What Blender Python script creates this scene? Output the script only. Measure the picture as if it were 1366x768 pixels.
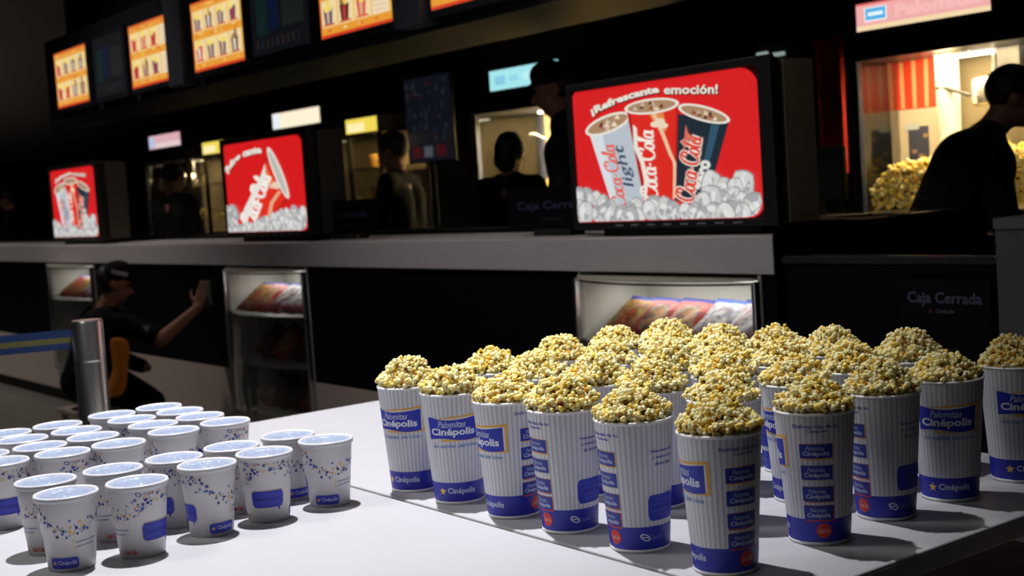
import bpy, bmesh, math, random
import numpy as np
from mathutils import Vector, Matrix, Euler
PI = math.pi
for o in list(bpy.data.objects): bpy.data.objects.remove(o)
SC = bpy.context.scene
COL = SC.collection

# ------------------------------------------------------------------ camera
CAM_H = 1.40
F_PX = 1759.2
YAW, PITCH, ROLL = (math.radians(a) for a in (36.997, 4.359, -3.765))
fw = Vector((-math.cos(YAW)*math.cos(PITCH), math.sin(YAW)*math.cos(PITCH), -math.sin(PITCH)))
r0 = fw.cross(Vector((0, 0, 1))).normalized(); u0 = r0.cross(fw)
cr = math.cos(ROLL)*r0 + math.sin(ROLL)*u0
cu = -math.sin(ROLL)*r0 + math.cos(ROLL)*u0
CAM_P = Vector((0, 0, CAM_H))
cam_d = bpy.data.cameras.new('camera'); cam = bpy.data.objects.new('camera', cam_d); COL.objects.link(cam)
cam.matrix_world = Matrix(((cr.x, cu.x, -fw.x, 0), (cr.y, cu.y, -fw.y, 0), (cr.z, cu.z, -fw.z, CAM_H), (0, 0, 0, 1)))
cam_d.sensor_width = 36; cam_d.lens = F_PX/1366*36
cam_d.clip_start = .05
cam_d.dof.use_dof = True; cam_d.dof.focus_distance = 2.35; cam_d.dof.aperture_fstop = 5.6
SC.camera = cam

def ray(px, py): return cr*((px-683)/F_PX) + cu*((384-py)/F_PX) + fw
def aty(px, py, y):
    d = ray(px, py); return CAM_P + d*(y/d.y)
def atz(px, py, z):
    d = ray(px, py); return CAM_P + d*((z-CAM_H)/d.z)
def atd(px, py, dist): return CAM_P + ray(px, py)*dist

# ------------------------------------------------------------------ world and lights
w = bpy.data.worlds.new('world'); SC.world = w; w.use_nodes = True
w.node_tree.nodes['Background'].inputs[0].default_value = (.7, .68, .75, 1)
w.node_tree.nodes['Background'].inputs[1].default_value = .006
SC.view_settings.view_transform = 'Standard'; SC.view_settings.look = 'None'
SC.view_settings.exposure = 0; SC.view_settings.gamma = 1; SC.view_settings.use_curve_mapping = False

def light(name, kind, loc, energy, col=(1, 1, 1), target=None, **kw):
    d = bpy.data.lights.new(name, kind); d.energy = energy; d.color = col
    for k, v in kw.items(): setattr(d, k, v)
    o = bpy.data.objects.new(name, d); COL.objects.link(o); o.location = loc
    if target is not None: o.rotation_euler = (Vector(target)-Vector(loc)).to_track_quat('-Z', 'Y').to_euler()
    return o
LAMP = (-3.125, 1.617, 4.70)
light('ceiling_spot', 'SPOT', LAMP, 1250, (.97, .97, 1.0), (-2.85, 1.25, .78), spot_size=math.radians(54), spot_blend=.8, shadow_soft_size=.05)
# unseen fills, added to brighten the cups, lobby and counter front
light('popcorn_fill_light', 'SPOT', (-3.9, -.6, 4.3), 270, (1, .97, .92), (-2.3, 1.35, .9), spot_size=math.radians(34), spot_blend=.9, shadow_soft_size=.6)  # soft fill added to brighten the popcorn, not a known lamp
light('lobby_fill_light', 'AREA', (-1.5, -2.0, 4.6), 22, (1, .94, .92), (-2.6, 1.6, .8), size=2.2)  # large area fill added for the low ambient level
light('added_downlight', 'SPOT', (-4.6, 1.0, 4.7), 175, (1, .93, .9), (-4.2, 3.1, .9), spot_size=math.radians(60), spot_blend=1, shadow_soft_size=.2)  # three unseen spots added to light the counter front and floor
light('added_downlight', 'SPOT', (-8.8, 1.2, 4.7), 235, (1, .9, .84), (-9.0, 3.0, .6), spot_size=math.radians(75), spot_blend=1, shadow_soft_size=.2)
light('added_downlight', 'SPOT', (-12.5, 1.0, 4.7), 230, (1, .9, .84), (-13, 2.6, .6), spot_size=math.radians(75), spot_blend=1, shadow_soft_size=.2)

light('added_wall_uplight', 'SPOT', (-14.3, 2.2, 2.0), 420, (1, .82, .66), (-17, 5.35, 4.15), spot_size=math.radians(50), spot_blend=1, shadow_soft_size=.3)  # added to give the far wall a warm glow, no fixture there
# ------------------------------------------------------------------ materials
MATS = {}
def mat(name, col, rough=.5, metal=0., spec=.5, noise=0., nscale=20., bump=0., emit=0., trans=0., ior=1.45, alpha=1., coat=0.):
    if name in MATS: return MATS[name]
    m = bpy.data.materials.new(name); m.use_nodes = True; nt = m.node_tree; b = nt.nodes['Principled BSDF']
    b.inputs['Base Color'].default_value = (*col, 1); b.inputs['Roughness'].default_value = rough
    b.inputs['Metallic'].default_value = metal; b.inputs['Specular IOR Level'].default_value = spec
    b.inputs['Transmission Weight'].default_value = trans; b.inputs['IOR'].default_value = ior
    b.inputs['Coat Weight'].default_value = coat; b.inputs['Alpha'].default_value = alpha
    if emit:
        b.inputs['Emission Color'].default_value = (*col, 1); b.inputs['Emission Strength'].default_value = emit
    if noise or bump:
        tc = nt.nodes.new('ShaderNodeTexCoord'); n = nt.nodes.new('ShaderNodeTexNoise')
        n.inputs['Scale'].default_value = nscale; n.inputs['Detail'].default_value = 4
        nt.links.new(tc.outputs['Object'], n.inputs['Vector'])
        if noise:
            mx = nt.nodes.new('ShaderNodeMix'); mx.data_type = 'RGBA'
            mx.inputs[6].default_value = (*[c*(1-noise) for c in col], 1); mx.inputs[7].default_value = (*[min(1, c*(1+noise)) for c in col], 1)
            nt.links.new(n.outputs['Fac'], mx.inputs[0]); nt.links.new(mx.outputs[2], b.inputs['Base Color'])
        if bump:
            bp = nt.nodes.new('ShaderNodeBump'); bp.inputs['Strength'].default_value = bump; bp.inputs['Distance'].default_value = .01
            nt.links.new(n.outputs['Fac'], bp.inputs['Height']); nt.links.new(bp.outputs['Normal'], b.inputs['Normal'])
    MATS[name] = m; return m

def attr_mat(name, strength=None, rough=.5):
    m = bpy.data.materials.new(name); m.use_nodes = True; nt = m.node_tree; b = nt.nodes['Principled BSDF']
    a = nt.nodes.new('ShaderNodeAttribute'); a.attribute_name = 'ink'
    if strength is None:
        nt.links.new(a.outputs['Color'], b.inputs['Base Color']); b.inputs['Roughness'].default_value = rough
    else:
        b.inputs['Base Color'].default_value = (.02, .02, .02, 1); b.inputs['Roughness'].default_value = .4
        nt.links.new(a.outputs['Color'], b.inputs['Emission Color']); b.inputs['Emission Strength'].default_value = strength
    return m

M_TABLE = mat('white_laminate', (.42, .415, .435), .45, noise=.03, nscale=5, bump=.02)
M_TEDGE = mat('table_edge_shaded', (.30, .29, .29), .5, noise=.05)  # white edge greyed: its shade is put into the colour
M_STEEL = mat('brushed_steel', (.62, .62, .64), .28, 1.)
M_CHROME = mat('polished_steel', (.88, .86, .85), .27, 1.)
M_BLACK = mat('matte_black', (.010, .010, .012), .55, noise=.2)
M_BLACKG = mat('black_laminate', (.004, .004, .007), .5, spec=.1, noise=.2, nscale=6)
M_HOUS = mat('black_plastic_housing', (.012, .012, .013), .45, noise=.2)
M_FASCIA = mat('grey_white_laminate', (.52, .49, .50), .55, noise=.04, nscale=8)
M_BASE = mat('warm_white_laminate', (.58, .50, .45), .6, noise=.06, nscale=4)
M_FLOOR = mat('floor_tile_dark', (.20, .19, .17), .45, noise=.25, nscale=2)
M_WALL = mat('dark_wall', (.02, .018, .018), .8, noise=.2, nscale=3)
M_CEIL = mat('dark_ceiling', (.055, .045, .038), .85, noise=.2, nscale=3)
M_BULK = mat('charcoal_bulkhead', (.014, .015, .022), .6, spec=.2, noise=.15)
M_POST = mat('slate_post', (.05, .055, .075), .5, noise=.1)
M_GLASS = mat('clear_glass', (.96, .98, .97), .02, trans=1., ior=1.45)
M_CASEW = mat('case_white', (.72, .70, .66), .5, noise=.03)
M_RIM = mat('rolled_paper_rim', (.70, .69, .70), .45)
M_CUPW = mat('white_coated_paper', (.60, .585, .60), .42, noise=.02, nscale=30)
M_PRINT = attr_mat('printed_ink')
M_LIT = attr_mat('backlit_print', .88)
M_DIM = attr_mat('unlit_print', None, .5)
M_CLOTH = mat('black_uniform_cloth', (.006, .006, .008), .85, spec=.2, noise=.3, nscale=40, bump=.2)
M_SKIN = mat('skin', (.30, .14, .09), .55, noise=.08, nscale=30)
M_HAIR = mat('black_hair', (.008, .007, .006), .5, noise=.3, nscale=90, bump=.4)
M_ORANGE = mat('orange_cloth', (.80, .27, .015), .75, noise=.12, nscale=30, bump=.3)
M_WARM = mat('machine_interior_steel', (.50, .42, .28), .45, .3, noise=.12, nscale=8)
M_CARD = mat('brown_board', (.42, .35, .30), .75, noise=.1, nscale=10)
M_LAMP = mat('lit_lamp_tube', (1, .95, .82), .5, emit=5.)

# lid: milky blue plastic with embossing
def lid_mat():
    m = mat('milky_plastic_lid', (.28, .33, .45), .22, bump=.7, nscale=70, noise=.16); return m
M_LID = lid_mat()

def stripe_mat():
    m = bpy.data.materials.new('pinstriped_paper'); m.use_nodes = True; nt = m.node_tree; b = nt.nodes['Principled BSDF']
    uv = nt.nodes.new('ShaderNodeUVMap'); uv.uv_map = 'UVMap'
    sp = nt.nodes.new('ShaderNodeSeparateXYZ'); nt.links.new(uv.outputs['UV'], sp.inputs[0])
    mul = nt.nodes.new('ShaderNodeMath'); mul.operation = 'MULTIPLY'; mul.inputs[1].default_value = 44; nt.links.new(sp.outputs['X'], mul.inputs[0])
    fr = nt.nodes.new('ShaderNodeMath'); fr.operation = 'FRACT'; nt.links.new(mul.outputs[0], fr.inputs[0])
    rp = nt.nodes.new('ShaderNodeValToRGB'); e = rp.color_ramp.elements
    e[0].position = 0; e[0].color = (.44, .47, .55, 1)
    e[1].position = .40; e[1].color = (.44, .47, .55, 1)
    for p, c in ((.48, (.66, .645, .665, 1)), (.93, (.66, .645, .665, 1)), (1., (.44, .47, .55, 1))):
        k = e.new(p); k.color = c
    nt.links.new(fr.outputs[0], rp.inputs[0])
    # bottom blue band
    gt = nt.nodes.new('ShaderNodeMath'); gt.operation = 'LESS_THAN'; gt.inputs[1].default_value = .045/.22; nt.links.new(sp.outputs['Y'], gt.inputs[0])
    gt2 = nt.nodes.new('ShaderNodeMath'); gt2.operation = 'GREATER_THAN'; gt2.inputs[1].default_value = .006/.22; nt.links.new(sp.outputs['Y'], gt2.inputs[0])
    an = nt.nodes.new('ShaderNodeMath'); an.operation = 'MULTIPLY'; nt.links.new(gt.outputs[0], an.inputs[0]); nt.links.new(gt2.outputs[0], an.inputs[1])
    mx = nt.nodes.new('ShaderNodeMix'); mx.data_type = 'RGBA'; mx.inputs[7].default_value = (.008, .015, .36, 1)
    nt.links.new(an.outputs[0], mx.inputs[0]); nt.links.new(rp.outputs[0], mx.inputs[6]); nt.links.new(mx.outputs[2], b.inputs['Base Color'])
    b.inputs['Roughness'].default_value = .42
    return m
M_STRIPE = stripe_mat()

def popcorn_mat():
    m = bpy.data.materials.new('buttered_popcorn'); m.use_nodes = True; nt = m.node_tree; b = nt.nodes['Principled BSDF']
    a = nt.nodes.new('ShaderNodeAttribute'); a.attribute_name = 'butter'
    rp = nt.nodes.new('ShaderNodeValToRGB'); e = rp.color_ramp.elements
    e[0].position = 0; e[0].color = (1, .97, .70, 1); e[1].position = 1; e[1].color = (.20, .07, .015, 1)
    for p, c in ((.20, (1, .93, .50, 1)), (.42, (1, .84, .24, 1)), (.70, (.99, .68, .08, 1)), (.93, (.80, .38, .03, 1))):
        k = e.new(p); k.color = c
    tc = nt.nodes.new('ShaderNodeTexCoord'); n = nt.nodes.new('ShaderNodeTexNoise'); n.inputs['Scale'].default_value = 130; n.inputs['Detail'].default_value = 3
    nt.links.new(tc.outputs['Object'], n.inputs['Vector'])
    ad = nt.nodes.new('ShaderNodeMath'); ad.operation = 'MULTIPLY_ADD'; ad.inputs[1].default_value = .5; nt.links.new(n.outputs['Fac'], ad.inputs[0])
    sb = nt.nodes.new('ShaderNodeMath'); sb.operation = 'SUBTRACT'; sb.inputs[1].default_value = .25
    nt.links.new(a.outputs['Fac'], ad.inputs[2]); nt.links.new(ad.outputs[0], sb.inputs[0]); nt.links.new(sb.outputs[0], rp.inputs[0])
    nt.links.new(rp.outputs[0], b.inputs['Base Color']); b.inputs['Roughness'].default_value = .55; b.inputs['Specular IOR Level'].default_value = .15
    tl = nt.nodes.new('ShaderNodeBsdfTranslucent'); nt.links.new(rp.outputs[0], tl.inputs['Color'])
    ms = nt.nodes.new('ShaderNodeMixShader'); ms.inputs[0].default_value = .3; nt.links.new(b.outputs[0], ms.inputs[1]); nt.links.new(tl.outputs[0], ms.inputs[2])
    nt.links.new(ms.outputs[0], nt.nodes['Material Output'].inputs['Surface'])
    return m
M_POP = popcorn_mat()

# ------------------------------------------------------------------ object helpers
def link(name, me, m=None, parent=None, smooth=False):
    o = bpy.data.objects.new(name, me); COL.objects.link(o)
    if m is not None and not me.materials: me.materials.append(m)
    if parent is not None: o.parent = parent
    if smooth:
        me.polygons.foreach_set('use_smooth', [True]*len(me.polygons))
    return o
def empty(name, loc=(0, 0, 0), rz=0.):
    o = bpy.data.objects.new(name, None); COL.objects.link(o); o.location = loc; o.rotation_euler = (0, 0, rz); o.empty_display_size = .05
    return o
def tag(o, label=None, cat=None, group=None, kind=None):
    if label: o['label'] = label
    if cat: o['category'] = cat
    if group: o['group'] = group
    if kind: o['kind'] = kind
    return o
def copy_tree(o, parent=None):
    c = o.copy(); COL.objects.link(c); c.parent = parent
    for ch in o.children: copy_tree(ch, c)
    return c

class MB:
    def __init__(s): s.v = []; s.f = []; s.c = []
    def add(s, vs, fs, col=None):
        b = len(s.v); s.v += [tuple(v) for v in vs]; s.f += [tuple(i+b for i in f) for f in fs]; s.c += [col]*len(vs); return s
    def box(s, x0, x1, y0, y1, z0, z1):
        v = [(x, y, z) for z in (z0, z1) for y in (y0, y1) for x in (x0, x1)]
        return s.add(v, [(0, 2, 3, 1), (4, 5, 7, 6), (0, 1, 5, 4), (2, 6, 7, 3), (0, 4, 6, 2), (1, 3, 7, 5)])
    def lathe(s, prof, n=40, c=(0, 0, 0), cap=False):
        vs = []; fs = []; m = len(prof)
        for i in range(n):
            a = 2*PI*i/n
            for r, z in prof: vs.append((c[0]+r*math.cos(a), c[1]+r*math.sin(a), c[2]+z))
        for i in range(n):
            j = (i+1) % n
            for k in range(m-1): fs.append((i*m+k, j*m+k, j*m+k+1, i*m+k+1))
        if cap:
            fs.append(tuple(i*m for i in range(n))[::-1]); fs.append(tuple(i*m+m-1 for i in range(n)))
        return s.add(vs, fs)
    def tube(s, pts, r, n=10):
        pts = [Vector(p) for p in pts]; rr = r if isinstance(r, (list, tuple)) else [r]*len(pts)
        vs = []; fs = []; up = None
        for i, p in enumerate(pts):
            t = (pts[min(i+1, len(pts)-1)]-pts[max(i-1, 0)]).normalized()
            if up is None: up = Vector((0, 0, 1)) if abs(t.z) < .9 else Vector((1, 0, 0))
            a = t.cross(up).normalized(); b = a.cross(t).normalized(); up = b
            for k in range(n):
                an = 2*PI*k/n; vs.append(p+(a*math.cos(an)+b*math.sin(an))*rr[i])
        for i in range(len(pts)-1):
            for k in range(n):
                k2 = (k+1) % n; fs.append((i*n+k, i*n+k2, (i+1)*n+k2, (i+1)*n+k))
        fs.append(tuple(range(n))[::-1]); fs.append(tuple((len(pts)-1)*n+k for k in range(n)))
        return s.add(vs, fs)
    def prism(s, poly, y0, y1):            # poly in x,z
        n = len(poly); v = [(x, y0, z) for x, z in poly]+[(x, y1, z) for x, z in poly]
        f = [tuple(range(n)), tuple(range(n, 2*n))[::-1]]+[(i, i+n, (i+1) % n+n, (i+1) % n) for i in range(n)]
        return s.add(v, f)
    def mesh(s, name):
        me = bpy.data.meshes.new(name); me.from_pydata(s.v, [], s.f); me.update()
        if any(c is not None for c in s.c):
            a = me.color_attributes.new('ink', 'FLOAT_COLOR', 'POINT')
            a.data.foreach_set('color', [x for c in s.c for x in (*(c or (1, 1, 1)), 1)])
        return me
    def build(s, name, m, parent=None, smooth=False, bevel=0., seg=2, loc=None):
        o = link(name, s.mesh(name), m, parent, smooth)
        bm = bmesh.new(); bm.from_mesh(o.data); bmesh.ops.recalc_face_normals(bm, faces=bm.faces); bm.to_mesh(o.data); bm.free()
        if bevel:
            md = o.modifiers.new('bevel', 'BEVEL'); md.width = bevel; md.segments = seg; md.limit_method = 'ANGLE'
        if smooth and not bevel:
            md = o.modifiers.new('sharp', 'EDGE_SPLIT'); md.split_angle = math.radians(42)
        if loc is not None: o.location = loc
        return o
def box(name, x0, x1, y0, y1, z0, z1, m, parent=None, bevel=.004):
    return MB().box(x0, x1, y0, y1, z0, z1).build(name, m, parent, bevel=bevel)
def struct(o): o['kind'] = 'structure'; return o

# text outlines as 2-D triangles, cached
_T = {}
def text2d(s, bold=0., shear=0.):
    k = (s, bold, shear)
    if k in _T: return _T[k]
    cu_ = bpy.data.curves.new('t', 'FONT'); cu_.body = s; cu_.size = 1; cu_.offset = bold; cu_.shear = shear; cu_.resolution_u = 2; cu_.align_x = 'LEFT'
    o = bpy.data.objects.new('t', cu_); COL.objects.link(o)
    dg = bpy.context.evaluated_depsgraph_get(); me = o.evaluated_get(dg).to_mesh()
    vs = [(v.co.x, v.co.y) for v in me.vertices]; fs = [tuple(p.vertices) for p in me.polygons]
    o.evaluated_get(dg).to_mesh_clear(); bpy.data.objects.remove(o); bpy.data.curves.remove(cu_)
    if vs:
        x0 = min(v[0] for v in vs); x1 = max(v[0] for v in vs); y0 = min(v[1] for v in vs); y1 = max(v[1] for v in vs)
        vs = [((x-x0)/(x1-x0), (y-y0)/(y1-y0)) for x, y in vs]
    _T[k] = (vs, fs); return _T[k]
def star(n=5, r1=1., r2=.42, ph=PI/2):
    return [((r1 if i % 2 == 0 else r2)*math.cos(ph+i*PI/n), (r1 if i % 2 == 0 else r2)*math.sin(ph+i*PI/n)) for i in range(2*n)]

# ------------------------------------------------------------------ decals on a cone
BLUE = (.013, .025, .42); NAVY = (.02, .05, .38); GOLD = (.75, .40, .06); WHT = (.78, .78, .82); LBL = (.10, .22, .58); RED = (.50, .02, .02)
class Wrap:
    """prints shapes on a cone: azimuth (degrees, right positive as seen from outside) and height"""
    def __init__(s, rb, rt, H): s.mb = MB(); s.rb = rb; s.rt = rt; s.H = H
    def pt(s, az, z, lay):
        r = s.rb+(s.rt-s.rb)*z/s.H+.00025+.0002*lay; a = math.radians(az); return (r*math.cos(a), r*math.sin(a), z)
    def grid(s, a0, a1, zb, zt, col, lay=0, n=16):
        vs = []; fs = []
        for i in range(n+1):
            a = a0+(a1-a0)*i/n; t = i/n
            b = zb(t) if callable(zb) else zb; c = zt(t) if callable(zt) else zt
            vs += [s.pt(a, b, lay), s.pt(a, c, lay)]
        for i in range(n): fs.append((2*i, 2*i+2, 2*i+3, 2*i+1))
        s.mb.add(vs, fs, col)
    def round(s, a0, a1, z0, z1, col, lay=0, q=.12, n=20):
        h = (z1-z0)/2; zc = (z0+z1)/2
        def e(t):
            d = min(t, 1-t)
            return h if d > q else h*(.55+.45*math.sqrt(max(0, 1-(1-d/q)**2)))
        s.grid(a0, a1, lambda t: zc-e(t), lambda t: zc+e(t), col, lay, n)
    def poly(s, az, z, size, pts, col, lay=0):
        r = s.rb+(s.rt-s.rb)*z/s.H
        vs = [s.pt(az, z, lay)]+[s.pt(az+math.degrees(x*size/r), z+y*size, lay) for x, y in pts]
        n = len(pts); s.mb.add(vs, [(0, i+1, (i+1) % n+1) for i in range(n)], col)
    def text(s, t, a0, a1, z0, z1, col, lay=1, bold=.02, shear=0., slope=0.):
        vs, fs = text2d(t, bold, shear)
        s.mb.add([s.pt(a0+(a1-a0)*x, z0+(z1-z0)*y+slope*(x-.5), lay) for x, y in vs], fs, col)

# ------------------------------------------------------------------ room shell
TT = .78                                # table top height
CD = 3.2                                # front plane of the service counter
struct(box('floor', -17, 3.5, -3.5, 3.95, -.1, 0, M_FLOOR, bevel=0))
struct(box('floor', -17, 3.5, 3.951, 7.1, -.1, .10, M_FLOOR, bevel=0))
struct(box('ceiling', -17, 3.5, -3.5, 7.1, 4.85, 4.95, M_CEIL, bevel=0))
struct(box('wall_back', -17, 3.5, 7.1, 7.2, -.1, 4.95, M_WALL, bevel=0))
struct(box('wall_left', -17.1, -17, -3.5, 7.2, -.1, 4.95, M_WALL, bevel=0))
struct(box('wall_right', 3.5, 3.6, -3.5, 7.2, -.1, 4.95, M_WALL, bevel=0))
struct(box('wall_front', -17, 3.5, -3.6, -3.5, -.1, 4.95, M_WALL, bevel=0))
# bulkhead that carries the menu boards, hung from the ceiling
mb = MB(); mb.box(-10.75, -.8, 3.56, 4.2, 2.16, 2.80); mb.box(-10.75, -.8, 3.75, 4.1, 2.80, 4.849)
struct(mb.build('trim_1', M_BULK, bevel=.01))
# lower beam at the back of the serving bay, catches some light
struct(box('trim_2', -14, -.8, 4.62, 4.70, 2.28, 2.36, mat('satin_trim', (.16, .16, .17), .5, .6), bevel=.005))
for k, x in enumerate((-8.02, -5.30, -2.6)):
    struct(box('trim_%d' % (k+3), x-.09, x+.14, 3.46, 3.56, 2.18, 2.78, M_POST, bevel=.006))
light('soffit_light', 'SPOT', (-7.0, 3.9, .9), 0.01, spot_size=1)

# ------------------------------------------------------------------ service counter
counter = empty('service_counter', (0, 0, 0))
tag(counter, 'long pale grey service counter with black front panels and white base', 'counter')
cases = [(-3.855, -2.925), (-6.955, -6.0), (-10.045, -9.09), (-13.15, -12.2)]
edges = [-2.853]+[x for c in cases for x in (c[1], c[0])]+[-15.5]
box('countertop_slab', -15.5, -2.853, CD, 3.72, 1.067, 1.19, M_FASCIA, counter, .003)
box('inner_ledge', -15.5, -2.853, 3.721, 3.92, 1.067, 1.21, M_BLACKG, counter, .003)
ret = empty('counter_return', (-2.9, 4, 0)); tag(ret, 'black return wall behind the end of the long grey counter', 'counter')
MB().box(-.045, .047, -.07, .26, .101, 1.20).build('body_panel', M_BLACKG, ret, bevel=.003)
MB().box(-.05, .052, -.075, .265, 1.201, 1.215).build('cap_strip', M_BLACK, ret, bevel=.002)
box('end_cap', -2.8525, -2.846, CD+.001, 3.92, .101, 1.212, M_BLACKG, counter, .001)
segs = [(-2.925, -2.853), (-6.0, -3.855), (-9.09, -6.955), (-12.2, -10.045), (-15.5, -13.15)]
for a, b in segs:
    box('black_panel', a, b, CD+.02, CD+.05, .47, 1.066, M_BLACKG, counter, .002)
    box('base_panel', a, b, CD+.02, CD+.05, .101, .469, M_BASE, counter, .002)
for a, b in cases: box('base_panel', a, b, CD+.02, CD+.05, .101, .245, M_BASE, counter, .002)
box('toe_kick', -15.5, -2.853, CD+.07, CD+.1, 0.001, .1, M_BLACK, counter, 0)
box('rear_panel', -15.5, -2.853, 3.88, 3.92, .101, 1.066, M_BLACKG, counter, 0)

# passage gate with the closed till sign, and the next counter
gate = empty('passage_gate', (-2.45, CD, 0)); tag(gate, 'black passage gate beside the end of the long grey counter', 'gate')
MB().box(-.39, .38, .03, .07, .06, 1.10).build('gate_panel', M_BLACKG, gate, bevel=.004)
MB().box(-.39, .38, .02, .08, 1.101, 1.125).build('top_rail', M_BLACK, gate, bevel=.004)
nc = empty('side_counter', (-1.4, CD, 0)); tag(nc, 'dark grey counter block at the right edge of the photo', 'counter')
MB().box(-.66, .8, .0, .6, .09, 1.20).build('counter_body', mat('dark_grey_laminate', (.13, .125, .14), .6, noise=.1), nc, bevel=.004)
MB().box(-.66, .8, -.01, .62, 1.201, 1.232).build('worktop', mat('grey_worktop', (.17, .165, .18), .6, noise=.1), nc, bevel=.004)
MB().box(-.62, .76, .04, .56, .001, .089).build('plinth', M_BLACK, nc)

FAINT = (.035, .04, .085)
def flat_text(mbx, s, x0, x1, z0, z1, y, col, bold=.02, shear=0):
    vs, fs = text2d(s, bold, shear); mbx.add([(x0+(x1-x0)*a, y, z0+(z1-z0)*b) for a, b in vs], fs, col)
def quad(mbx, x0, x1, z0, z1, y, col): mbx.add([(x0, y, z0), (x1, y, z0), (x1, y, z1), (x0, y, z1)], [(0, 1, 2, 3)], col)

sg = empty('closed_till_sign', (0, 0, 0)); tag(sg, 'black sign reading Caja Cerrada on the passage gate by the big popcorn machine', 'sign')
MB().box(-2.37, -2.07, CD-.015, CD+.005, .80, 1.065).build('sign_board', M_BLACKG, sg, bevel=.002)
mb = MB(); y = CD-.0165
flat_text(mb, 'Caja Cerrada', -2.338, -2.096, .985, 1.028, y, (.09, .10, .19), .02)
mb.add([(-2.262+.008*a, y, .972+.008*b) for a, b in [(0, 0)]+star()], [(0, i+1, (i+1) % 10+1) for i in range(10)], (.14, .05, .03))
flat_text(mb, 'Cinépolis', -2.245, -2.185, .965, .979, y, (.13, .13, .19))
flat_text(mb, 'Cinépolis', -2.25, -2.17, .855, .873, y, (.03, .04, .08))
mb.build('lettering', M_PRINT, sg)

def till_sign(px, label):
    x = aty(px, 300, 3.42).x
    s = empty('till_sign', (x, 3.42, 1.19)); tag(s, label, 'sign', 'closed till signs on the counter')
    MB().box(-.30, .30, -.012, .0, .03, .20).build('sign_board', M_BLACKG, s, bevel=.003)
    MB().box(-.12, .12, -.02, .06, .0, .029).build('foot', M_BLACK, s, bevel=.003)
    b = MB(); flat_text(b, 'Caja Cerrada', -.23, .23, .10, .145, -.0135, (.035, .04, .09), .02); flat_text(b, 'Cinépolis', -.07, .07, .06, .078, -.0135, (.02, .02, .04))
    b.build('lettering', M_PRINT, s)
till_sign(462, 'small black Caja Cerrada sign to the right of the middle cola screen')
till_sign(740, 'small black Caja Cerrada sign left of the largest cola screen')

# ------------------------------------------------------------------ cola screens
SX0, SX1, SZ0, SZ1 = -3.914, -2.965, 1.247, 1.745
SY = 3.3
def scr_poly(mbx, pts, col, lay, off=(760, 80), sc=3.4923, ctr=None):
    """pts in the crop's own pixels, flattened onto the screen plane"""
    P = [aty(off[0]+x/sc, off[1]+y/sc, SY) for x, y in pts]
    vs = [(p.x, SY-.0008*lay, p.z) for p in P]
    n = len(vs)
    if ctr is None: mbx.add(vs, [tuple(range(n))], col)
    else:
        c = aty(off[0]+ctr[0]/sc, off[1]+ctr[1]/sc, SY); vs = [(c.x, SY-.0008*lay, c.z)]+vs
        mbx.add(vs, [(0, i+1, (i+1) % n+1) for i in range(n)], col)
def ell(cx, cy, rx, ry, rot=0, n=28):
    c, s = math.cos(math.radians(rot)), math.sin(math.radians(rot))
    return [(cx+rx*math.cos(t)*c-ry*math.sin(t)*s, cy+rx*math.cos(t)*s+ry*math.sin(t)*c) for t in [2*PI*i/n for i in range(n)]]
def scr_text(mbx, s, p0, p1, h, col, lay, off, sc, bold=.03, shear=0, grow=1., bend=0.):
    """text from p0 to p1 in crop pixels; h = letter height; bend lifts the middle"""
    vs, fs = text2d(s, bold, shear); d = Vector((p1[0]-p0[0], p1[1]-p0[1])); L = d.length; d.normalize(); nrm = Vector((d.y, -d.x))
    out = []
    for x, y in vs:
        q = Vector(p0)+d*(L*x)+nrm*(h*(1+(grow-1)*x)*y+bend*4*x*(1-x)); p = aty(off[0]+q.x/sc, off[1]+q.y/sc, SY); out.append((p.x, SY-.0008*lay, p.z))
    mbx.add(out, fs, col)
CRED = (.72, .012, .014); CW = (.80, .76, .68); ICE = [(.62, .62, .60), (.42, .43, .43), (.78, .78, .76), (.30, .31, .32), (.54, .55, .56)]
def bg_shape(mbx, off, sc, tl_round):
    x0, x1, z0, z1 = SX0, SX1, SZ0, SZ1; r = .085; pts = [(x0, z0)]
    pts += [(x1-.06+.06*math.sin(a), z0+.06-.06*math.cos(a)) for a in [PI/2*i/8 for i in range(9)]]
    pts += [(x1-r+r*math.cos(a), z1-r+r*math.sin(a)) for a in [PI/2*i/8 for i in range(9)]]
    pts += [(x0+.015, z1), (x0, z1-.015)]
    c = (x0+x1)/2, (z0+z1)/2; vs = [(c[0], SY, c[1])]+[(a, SY, b) for a, b in pts]; n = len(pts)
    mbx.add(vs, [(0, i+1, (i+1) % n+1) for i in range(n)], CRED)
def inside(p):
    return SX0+.004 < p[0] < SX1-.012 and SZ0+.004 < p[2] < SZ1
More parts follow.
